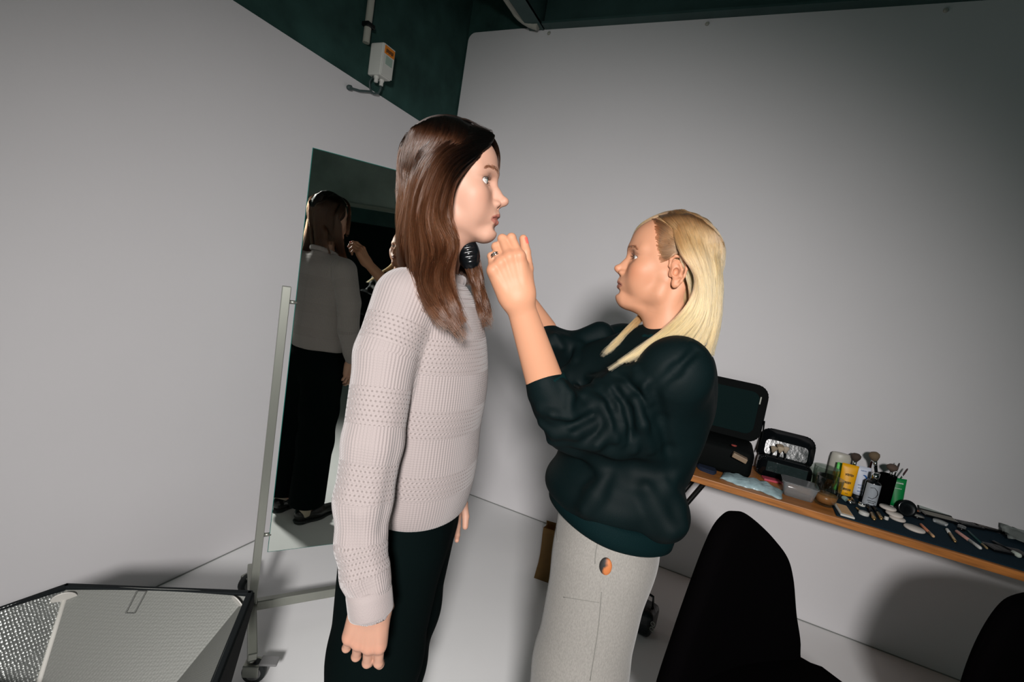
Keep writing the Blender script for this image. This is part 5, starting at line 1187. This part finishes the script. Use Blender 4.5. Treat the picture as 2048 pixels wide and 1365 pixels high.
def dw(t, w, h, ch):
    bm = bmesh.new(); pts = [(-.011-.004*0, .012*math.cos(a)+.0, h*.66+.016*math.sin(a)) for a in np.linspace(1.3, 3.4, 9)]; tube(bm, [(x-.0, y-.004, z) for x, y, z in pts], [.0012, .0025, .0034, .0038, .0038, .0034, .0028, .002, .001], 6); obj('blue_swoosh', bm, cm('blue_print', 35, 95, 165), t)
    fx_ = lambda z: -(w/2*.72*(1-(z-ch)/(h-ch))**.7+.0016)
    marks(t, [(h*.88, .02, .006), (h*.46, .026, .006), (h*.38, .02, .005), (h*.28, .024, .006)], fx_, 0, 0, cm('blue_grey_print', 120, 140, 175), seed=5)
squeeze_tube('white_tube', 'white squeeze tube with a blue swoosh behind the grey label bottle', 1716, 1002, .02, .062, .160, cm('white_tube', 205, 212, 228), MT['ink'], (-.03, .02), capd=.022, deco=dw)
squeeze_tube('lime_tube', 'narrow lime green tube hidden behind the yellow tube', 1678, 1000, .07, .055, .155, cm('lime_tube', 95, 200, 95), MT['plastic_white'], (.02, .02))
def dg(t, w, h, ch):
    fx_ = lambda z: -(w/2*.72*(1-(z-ch)/(h-ch))**.7+.0016)
    marks(t, [(h*.86, .034, .006), (h*.70, .026, .003)], fx_, 0, 0, WHT, seed=8)
    bm = bmesh.new(); lathe(bm, [(.0045, 0), (.0045, .0006), (0, .0006)], 12, T(-.0165, 0, h*.26)@Ry(-PI/2)@Matrix.Diagonal((.7, 1.3, 1, 1))); obj('white_mark', bm, WHT, t)
squeeze_tube('green_tube', 'green squeeze tube with white lettering standing on a white cap', 1791, 1024, .02, .062, .150, cm('green_tube', 0, 128, 62), MT['plastic_white'], (-.09, .03), capd=.019, deco=dg)
# white bottle
t = empty('white_bottle', (2.725, on(1677, 935, 0, 2.725)[1], TZ)); tag(t, 'pale white bottle with a small dark oval mark by the wall', 'bottle')
bm = bmesh.new(); lathe(bm, [(0, 0), (.038, 0), (.040, .01), (.042, .16), (.040, .182), (.034, .188), (0, .189)], 28, sx=.55); obj('body', bm, mat('cream_white_plastic', (.48, .46, .40, 1), .4), t)
bm = bmesh.new(); lathe(bm, [(.0095, 0), (.0095, .001), (0, .001)], 14, T(-.0236, -.004, .13)@Ry(-PI/2)@Matrix.Diagonal((.6, 1, 1, 1))); obj('oval_mark', bm, MT['ink'], t)
# grey label bottle
p = tb(1737, 1017); t = empty('black_bottle', (p[0]+.02, p[1], TZ+.0065)); tag(t, 'black bottle with a pale grey label bearing one large curved stroke', 'bottle'); t.scale = (1.22, 1.22, 1.2)
bm = bmesh.new(); lathe(bm, [(0, 0), (.0225, 0), (.024, .003), (.024, .092), (.020, .098), (.011, .10), (.011, .128), (0, .129)], 24); obj('body', bm, MT['black_gloss'], t)
bm = bmesh.new()
for k in range(15):
    a0, a1 = [PI-1.15+2.3*q/15 for q in (k, k+1)]
    vs = [bm.verts.new((.0246*math.cos(a), .0246*math.sin(a), z)) for a, z in ((a0, .010), (a1, .010), (a1, .090), (a0, .090))]; bm.faces.new(vs).smooth = True
lb = obj('grey_label', bm, cm('grey_label', 158, 165, 172, .6), t)
bm = bmesh.new(); pts = [(-.026, .012, .075), (-.026, .0, .078), (-.026, -.010, .068), (-.026, -.0135, .056), (-.026, -.010, .044), (-.026, 0, .035), (-.026, .012, .038)]; tube(bm, pts, .0009, 6); obj('ring_print', bm, INK, lb)
marks(lb, [(.026, .024, .003), (.019, .018, .003)], lambda z: -.0252, 0, 0, INK, seed=9)
bm = bmesh.new(); lathe(bm, [(.0125, .10), (.0125, .130), (0, .131)], 20); obj('cap', bm, MT['chrome'], t)
# brush cup and brushes
p = [2.665, on(1768, 985, 0, 2.665)[1]]; t = empty('brush_holder', (p[0], p[1], TZ+.0065)); tag(t, 'black cylindrical holder full of make-up brushes beside the green tube', 'holder')
bm = bmesh.new(); lathe(bm, [(0, 0), (.032, 0), (.032, .15), (.029, .15), (.029, .004), (0, .004)], 24); obj('body', bm, MT['black_fabric'], t)
hx, hy = t.location.x, t.location.y
def stand_brush(x, y, z0, ln, lean, rt, col, label, handle=MT['black_gloss'], w=1.0, group='brushes standing in the black holder'):
    b = empty('makeup_brush', (x, y, z0)); tag(b, label, 'brush', group); b.rotation_euler = (lean[0], lean[1], 0)
    bm = bmesh.new(); tube(bm, [(0, 0, 0), (0, 0, ln*.7)], [.003, .0045*max(w, .8)], 8); obj('handle', bm, handle, b)
    bm = bmesh.new(); lathe(bm, [(.0048*w, ln*.7), (.0065*w, ln*.82), (0, ln*.82)], 12); obj('ferrule', bm, MT['chrome'], b)
    bm = bmesh.new(); lathe(bm, [(.0064*w, ln*.82), (rt, ln*.90), (rt*1.05, ln*.95), (rt*.6, ln*.995), (0, ln)], 16); obj('bristles', bm, mat('bristle', col+(1,), .85, bump=(300, .6, .002)), b)
stand_brush(hx-.012, hy+.012, TZ+.03, .225, (-.30, .0), .021, (.15, .105, .06), 'tall brush with dark brown tipped bristles, highest in the holder', w=1.6)
stand_brush(hx-.012, hy-.006, TZ+.03, .185, (-.06, -.12), .021, (.10, .065, .05), 'round fluffy brown brush low at the front of the holder')
stand_brush(hx+.005, hy-.012, TZ+.03, .19, (.10, .05), .0035, (.04, .03, .03), 'thin pointed brush leaning right out of the holder', w=.6)
stand_brush(hx+.012, hy-.014, TZ+.03, .18, (.30, .05), .0035, (.06, .03, .03), 'thin dark brush leaning farthest right in the holder', w=.6)
stand_brush(2.70, on(1705, 960, 0, 2.70)[1], TZ, .21, (-.05, .0), .020, (.06, .04, .03), 'black kabuki brush with dark bristles behind the yellow tube', w=1.5, group=None)
stand_brush(2.735, on(1732, 960, 0, 2.735)[1], TZ, .185, (.02, .0), .004, (.15, .03, .03), 'thin brush with a reddish tip behind the white tube', w=.7, group=None)
# round black compact
p = [2.60, on(1819, 999, 0, 2.60)[1]-0]; bm = bmesh.new(); lathe(bm, [(0, -.008), (.034, -.008), (.037, 0), (.034, .008), (.027, .006), (0, .006)], 28, T(p[0], p[1], TZ+.043)@Ry(-1.35))
tag(obj('round_compact', bm, MT['black_gloss']), 'round glossy black compact on edge behind the green tube', 'compact')
# towel under the make-up
bm = bmesh.new(); y0 = tb(1668, 1025)[1]; c4 = [(SX0+.018, y0), (SX0+.014, -2.3), (2.752, -2.3), (2.752, y0-.02)]
prism(bm, c4, 0, .006, T(0, 0, TZ)); bmesh.ops.bevel(bm, geom=bm.edges[:], offset=.002, segments=2, affect='EDGES'); tag(obj('navy_towel', bm, MT['towel']), 'flat dark navy towel spread under the make-up', 'towel')
Z2 = TZ+.0065
def t2(x, y): return on(x, y, 2, Z2)
t = flat_item('powder_palette', 'white rimmed palette with a beige powder pan at the towel corner', 'palette', t2(1679, 1012), t2(1695, 1036), .052, .008, MT['plastic_white'], z=Z2)
flat_item('powder_pan', None, None, t2(1681, 1013), t2(1694, 1033), .040, .0012, cm('beige_powder', 205, 165, 120, .8), z=Z2+.008, parent=t)
def lay_tube(name, label, cat, a, b, r, m1, m2=None, group=None, split=.65, r2=None, z=Z2):
    a = np.array(t2(*a)); b = np.array(t2(*b)); d = b-a; L_ = np.linalg.norm(d); an = math.atan2(d[1], d[0]); r2 = r if r2 is None else r2
    R_ = max(r, r2); t = empty(name, (a[0], a[1], z+R_), an); tag(t, label, cat, group)
    bm = bmesh.new(); lathe(bm, [(0, 0), (r*.9, 0), (r, .002), (r, L_*split), (0, L_*split)], 14, Ry(PI/2)); obj('barrel', bm, m1, t)
    bm = bmesh.new(); lathe(bm, [(0, L_*split+.0002), (r2, L_*split+.0002), (r2, L_*.96), (r2*.6, L_), (0, L_)], 14, Ry(PI/2)); obj('tip', bm, m2 or m1, t); return t
GOLD = mat('gold_metal', (.55, .36, .16, 1), .3, .9); PW = cm('pearl_white', 205, 205, 200, .3)
lay_tube('cosmetic_tube', 'pale tube with a chrome cap lying behind the powder palette', 'tube', (1678, 993), (1702, 1012), .010, cm('pale_teal', 130, 155, 150, .3), MT['chrome'], r2=.009)
lay_tube('lipstick', 'rose gold lipstick lying left of the chrome jar', 'lipstick', (1700, 1000), (1708, 1010), .008, GOLD, MT['ink'])
def jar(name, label, cat, px, py, r, h, m, m2, z=Z2, sx=1.0, group=None):
    p = t2(px, py); t = empty(name, (p[0], p[1], z)); tag(t, label, cat, group)
    bm = bmesh.new(); lathe(bm, [(0, 0), (r, 0), (r, h*.55), (0, h*.55)], 26, sx=sx); obj('pot', bm, m, t)
    bm = bmesh.new(); lathe(bm, [(0, h*.55), (r*.98, h*.55), (r, h*.65), (r*.97, h), (0, h)], 26, sx=sx); obj('lid', bm, m2, t); return t
jar('chrome_jar', 'small round chrome lidded jar behind the beauty blender', 'jar', 1723, 1012, .014, .014, MT['plastic_white'], MT['chrome'])
jar('oval_pod', 'glossy white oval pod with a gold band near the towel edge', 'pod', 1727, 1030, .019, .013, MT['plastic_white'], PW)
lay_tube('gold_wand', 'slim gold wand lying by the white oval pod', 'wand', (1712, 1018), (1722, 1027), .004, GOLD)
lay_tube('lip_gloss', 'clear capped lip gloss with a gold neck, left of the pair', 'lip gloss', (1733, 1010), (1748, 1043), .0075, MT['black_gloss'], GOLD, 'pair of clear lip glosses')
lay_tube('lip_gloss', 'clear capped lip gloss with a gold neck, right of the pair', 'lip gloss', (1742, 1010), (1762, 1042), .0075, MT['black_gloss'], GOLD, 'pair of clear lip glosses')
jar('rose_pot', 'tiny rose coloured pot above the two lip glosses', 'pot', 1741, 1015, .008, .010, MT['ink'], cm('dull_rose', 150, 110, 100))
jar('white_bead', 'tiny round white pot on the towel before the powder puffs', 'pot', 1772, 1040, .008, .013, PW, PW)
def puff(label, px, py, z, r=.031):
    p = on(px, py, 2, z); bm = bmesh.new(); lathe(bm, [(0, 0), (r*.92, .0), (r, .003), (r, .007), (r*.92, .010), (0, .0105)], 28, T(p[0], p[1], z)); tag(obj('powder_puff', bm, cm('white_cotton', 208, 200, 192, .95)), label, 'powder puff', 'round white powder puffs', None)
puff('round white powder puff on top of the green tube side stack', 1775, 1018, Z2+.0215)
puff('round white powder puff in the middle of the stack', 1788, 1031, Z2+.0108)
puff('round white powder puff lying lowest under the stack', 1794, 1040, Z2, .029)
puff('round white powder puff lying alone toward the towel edge', 1828, 1060, Z2, .036)
def compact(label, px, py, r, m, mp, z=Z2, open_=False):
    p = t2(px, py); t = empty('pressed_compact', (p[0], p[1], z)); tag(t, label, 'compact')
    bm = bmesh.new(); lathe(bm, [(0, 0), (r, 0), (r, .009), (r*.88, .009), (r*.86, .007), (0, .007)], 28); obj('case', bm, m, t)
    bm = bmesh.new(); lathe(bm, [(0, .0071), (r*.84, .0071), (r*.82, .0082), (0, .0082)], 28); obj('pan', bm, mp, t)
compact('black compact with an orange brown bronzer pan behind the puffs', 1824, 1022, .030, MT['black_gloss'], cm('bronzer', 170, 95, 50, .8))
compact('black compact with a pale grey pan before the bronzer', 1833, 1035, .026, MT['black_gloss'], cm('pale_pan', 150, 150, 140, .5))
compact('clear rimmed round compact with a frosted lid on the towel', 1880, 1047, .026, MT['clear'], cm('frost', 175, 180, 175, .25))
lay_tube('makeup_pencil', 'short wooden pencil with a white end beside the lone puff', 'pencil', (1841, 1052), (1867, 1077), .0055, cm('peach_wood', 190, 120, 90), cm('light_wood', 200, 160, 120))
lay_tube('makeup_pencil', 'short pencil with a white cap and gold tip at the towel edge', 'pencil', (1893, 1062), (1910, 1087), .006, PW, GOLD, split=.35)
lay_tube('makeup_pencil', 'long rose and white lip liner lying toward the towel edge', 'pencil', (1912, 1066), (1961, 1101), .0065, cm('rose_barrel', 190, 140, 130), PW, split=.55)
lay_tube('makeup_pencil', 'dark pencil with a bare wooden tip beside the rose lip liner', 'pencil', (1935, 1065), (1974, 1100), .0045, cm('dark_teal_barrel', 20, 60, 60), cm('pale_wood', 150, 130, 90), split=.75)
lay_tube('detail_brush', 'thin black brush with a white tip lying at the far right', 'brush', (1985, 1088), (2040, 1118), .006, MT['black_gloss'], cm('white_bristle', 190, 200, 190, .8), split=.72, r2=.009)
def palette(label, px, py, w, d, a, lid, lidm, pans, z=Z2, tilt=1.9):
    p = t2(px, py); t = empty('makeup_palette', (p[0], p[1], z), a); tag(t, label, 'palette')
    bm = bmesh.new(); box(bm, (-d/2, -w/2, 0), (d/2, w/2, .010), .002); obj('tray', bm, MT['black_gloss'], t)
    n = len(pans)
    for i, c in enumerate(pans):
        y0 = -w/2+.006+i*(w-.012)/n; bm = bmesh.new(); box(bm, (-d/2+.007, y0+.001, .0098), (d/2-.007, y0+(w-.012)/n-.001, .0112), .0005); obj('pan', bm, c, t)
    if lid:
        M_ = T(d/2, 0, .006)@Ry(-tilt+PI/2)
        bm = bmesh.new(); box(bm, (0, -w/2, 0), (d, w/2, .005), .002, T(d/2, 0, .006)@Ry(-(PI-tilt))); l = obj('lid', bm, MT['black_gloss'], t)
        bm = bmesh.new(); box(bm, (.006, -w/2+.006, .0045), (d-.006, w/2-.006, .0056), 0, T(d/2, 0, .006)@Ry(-(PI-tilt))); obj('lid_mirror', bm, lidm, l)
LM = mat('dusty_mirror', (.55, .62, .58, 1), .25, .9)
palette('open palette with a mirrored lid and one taupe pan', 1876, 1036, .13, .065, .1, True, LM, [cm('taupe_pan', 128, 125, 115, .6)], tilt=2.5)
palette('open palette with a clouded mirror lid next to the wall', 1858, 1015, .11, .05, .15, True, LM, [cm('grey_pan', 140, 145, 138, .4)], tilt=2.6)
palette('wide open black palette with a big mirrored lid', 1978, 1058, .15, .07, .22, True, LM, [cm('brown_pan', 50, 35, 28), cm('umber_pan', 30, 22, 18), cm('sand_pan', 70, 60, 50)], tilt=2.2)
palette('black palette of dark eyeshadow pans before the wide one', 2012, 1104, .14, .065, .30, False, LM, [cm('black_pan', 18, 14, 14), cm('plum_pan', 30, 16, 18), cm('coal_pan', 14, 14, 16), cm('smoke_pan', 36, 36, 36)])
palette('dark eyeshadow palette with a green tinge at the picture edge', 2078, 1092, .14, .065, .2, True, LM, [cm('olive_pan', 60, 60, 45), cm('bronze_pan', 75, 60, 45), cm('moss_pan', 45, 50, 40)], tilt=2.3)
palette('closed looking black palette lying between pencils and wide palette', 1938, 1052, .09, .05, .25, False, LM, [cm('ink_pan', 12, 14, 14), cm('slate_pan', 34, 38, 38)])
jar('clear_lidded_pot', 'small clear lidded pot by the rose lip liner', 'pot', 1922, 1060, .014, .018, MT['black_gloss'], MT['clear'])
# tissue by the wall
bm = bmesh.new(); p = tb(1985, 1035); g = []
for i in range(13):
    row = []
    for j in range(9):
        u, v = i/12*2-1, j/8*2-1; row.append(bm.verts.new((.045*v+.006*math.sin(7*u), -.16*u, .012+.030*(v+1)/2+.005*math.sin(9*u+4*v)+.004*math.cos(13*v))))
    g.append(row)
for i in range(12):
    for j in range(8): bm.faces.new((g[i][j], g[i+1][j], g[i+1][j+1], g[i][j+1])).smooth = True
bmesh.ops.solidify(bm, geom=bm.faces[:], thickness=.0012); bmesh.ops.transform(bm, matrix=T(2.705, p[1]-.06, TZ+.004), verts=bm.verts)
tag(obj('white_tissue', bm, mat('tissue', (.42, .46, .44, 1), .7)), 'crumpled white tissue along the wall behind the palettes', 'tissue')
# kraft bag and black bag on the floor, partly hidden by the blonde woman
p = on(1080, 1150, 2, 0); t = empty('paper_bag', (p[0]+.02, p[1]-.09, 0), .15); tag(t, 'brown kraft paper bag on the floor behind the grey trousers', 'bag')
bm = bmesh.new(); NZ = 7; rings = []
for k in range(NZ):
    u = k/(NZ-1); w_, d_ = .11, .055*(1-.25*u); rings.append([bm.verts.new((x+.006*math.sin(8*u+9*y), y+.005*math.sin(6*u+2), .27*u)) for x, y in [(-d_, -w_), (d_, -w_), (d_+.0, 0), (d_, w_), (0, w_-.012), (-d_, w_), (-d_, 0)]])
for i in range(NZ-1):
    for k in range(7): bm.faces.new((rings[i][k], rings[i][(k+1) % 7], rings[i+1][(k+1) % 7], rings[i+1][k]))
bm.faces.new(rings[0][::-1]); bmesh.ops.solidify(bm, geom=bm.faces[:], thickness=.001); obj('body', bm, MT['kraft'], t)
bm = bmesh.new(); tube(bm, [(-.05, -.04, .25), (-.052, -.03, .30), (-.052, .03, .30), (-.05, .04, .25)], .003, 6); obj('handle', bm, MT['kraft'], t)
p = on(1288, 1278, 2, 0); t = empty('black_handbag', (p[0]+.06, p[1]+.02, 0), -.2); tag(t, 'black leather bag with metal rings on the floor behind the grey trousers', 'bag')
bm = bmesh.new(); box(bm, (-.06, -.05, 0), (.06, .16, .12), .025, seg=4); obj('body', bm, mat('black_leather', (.006, .010, .012, 1), .35, bump=(40, .8, .006)), t, True)
for z in (.06, .085):
    bm = bmesh.new(); tube(bm, [(-.055, -.055+.009*math.cos(a), z+.009*math.sin(a)) for a in np.linspace(0, 2*PI, 13)], .0016, 6); obj('ring', bm, MT['nickel'], t)
bm = bmesh.new(); tube(bm, [(0, -.03, .11), (0, -.02, .17), (0, .06, .18), (0, .10, .11)], .006, 8); obj('handle', bm, MT['black_gloss'], t)
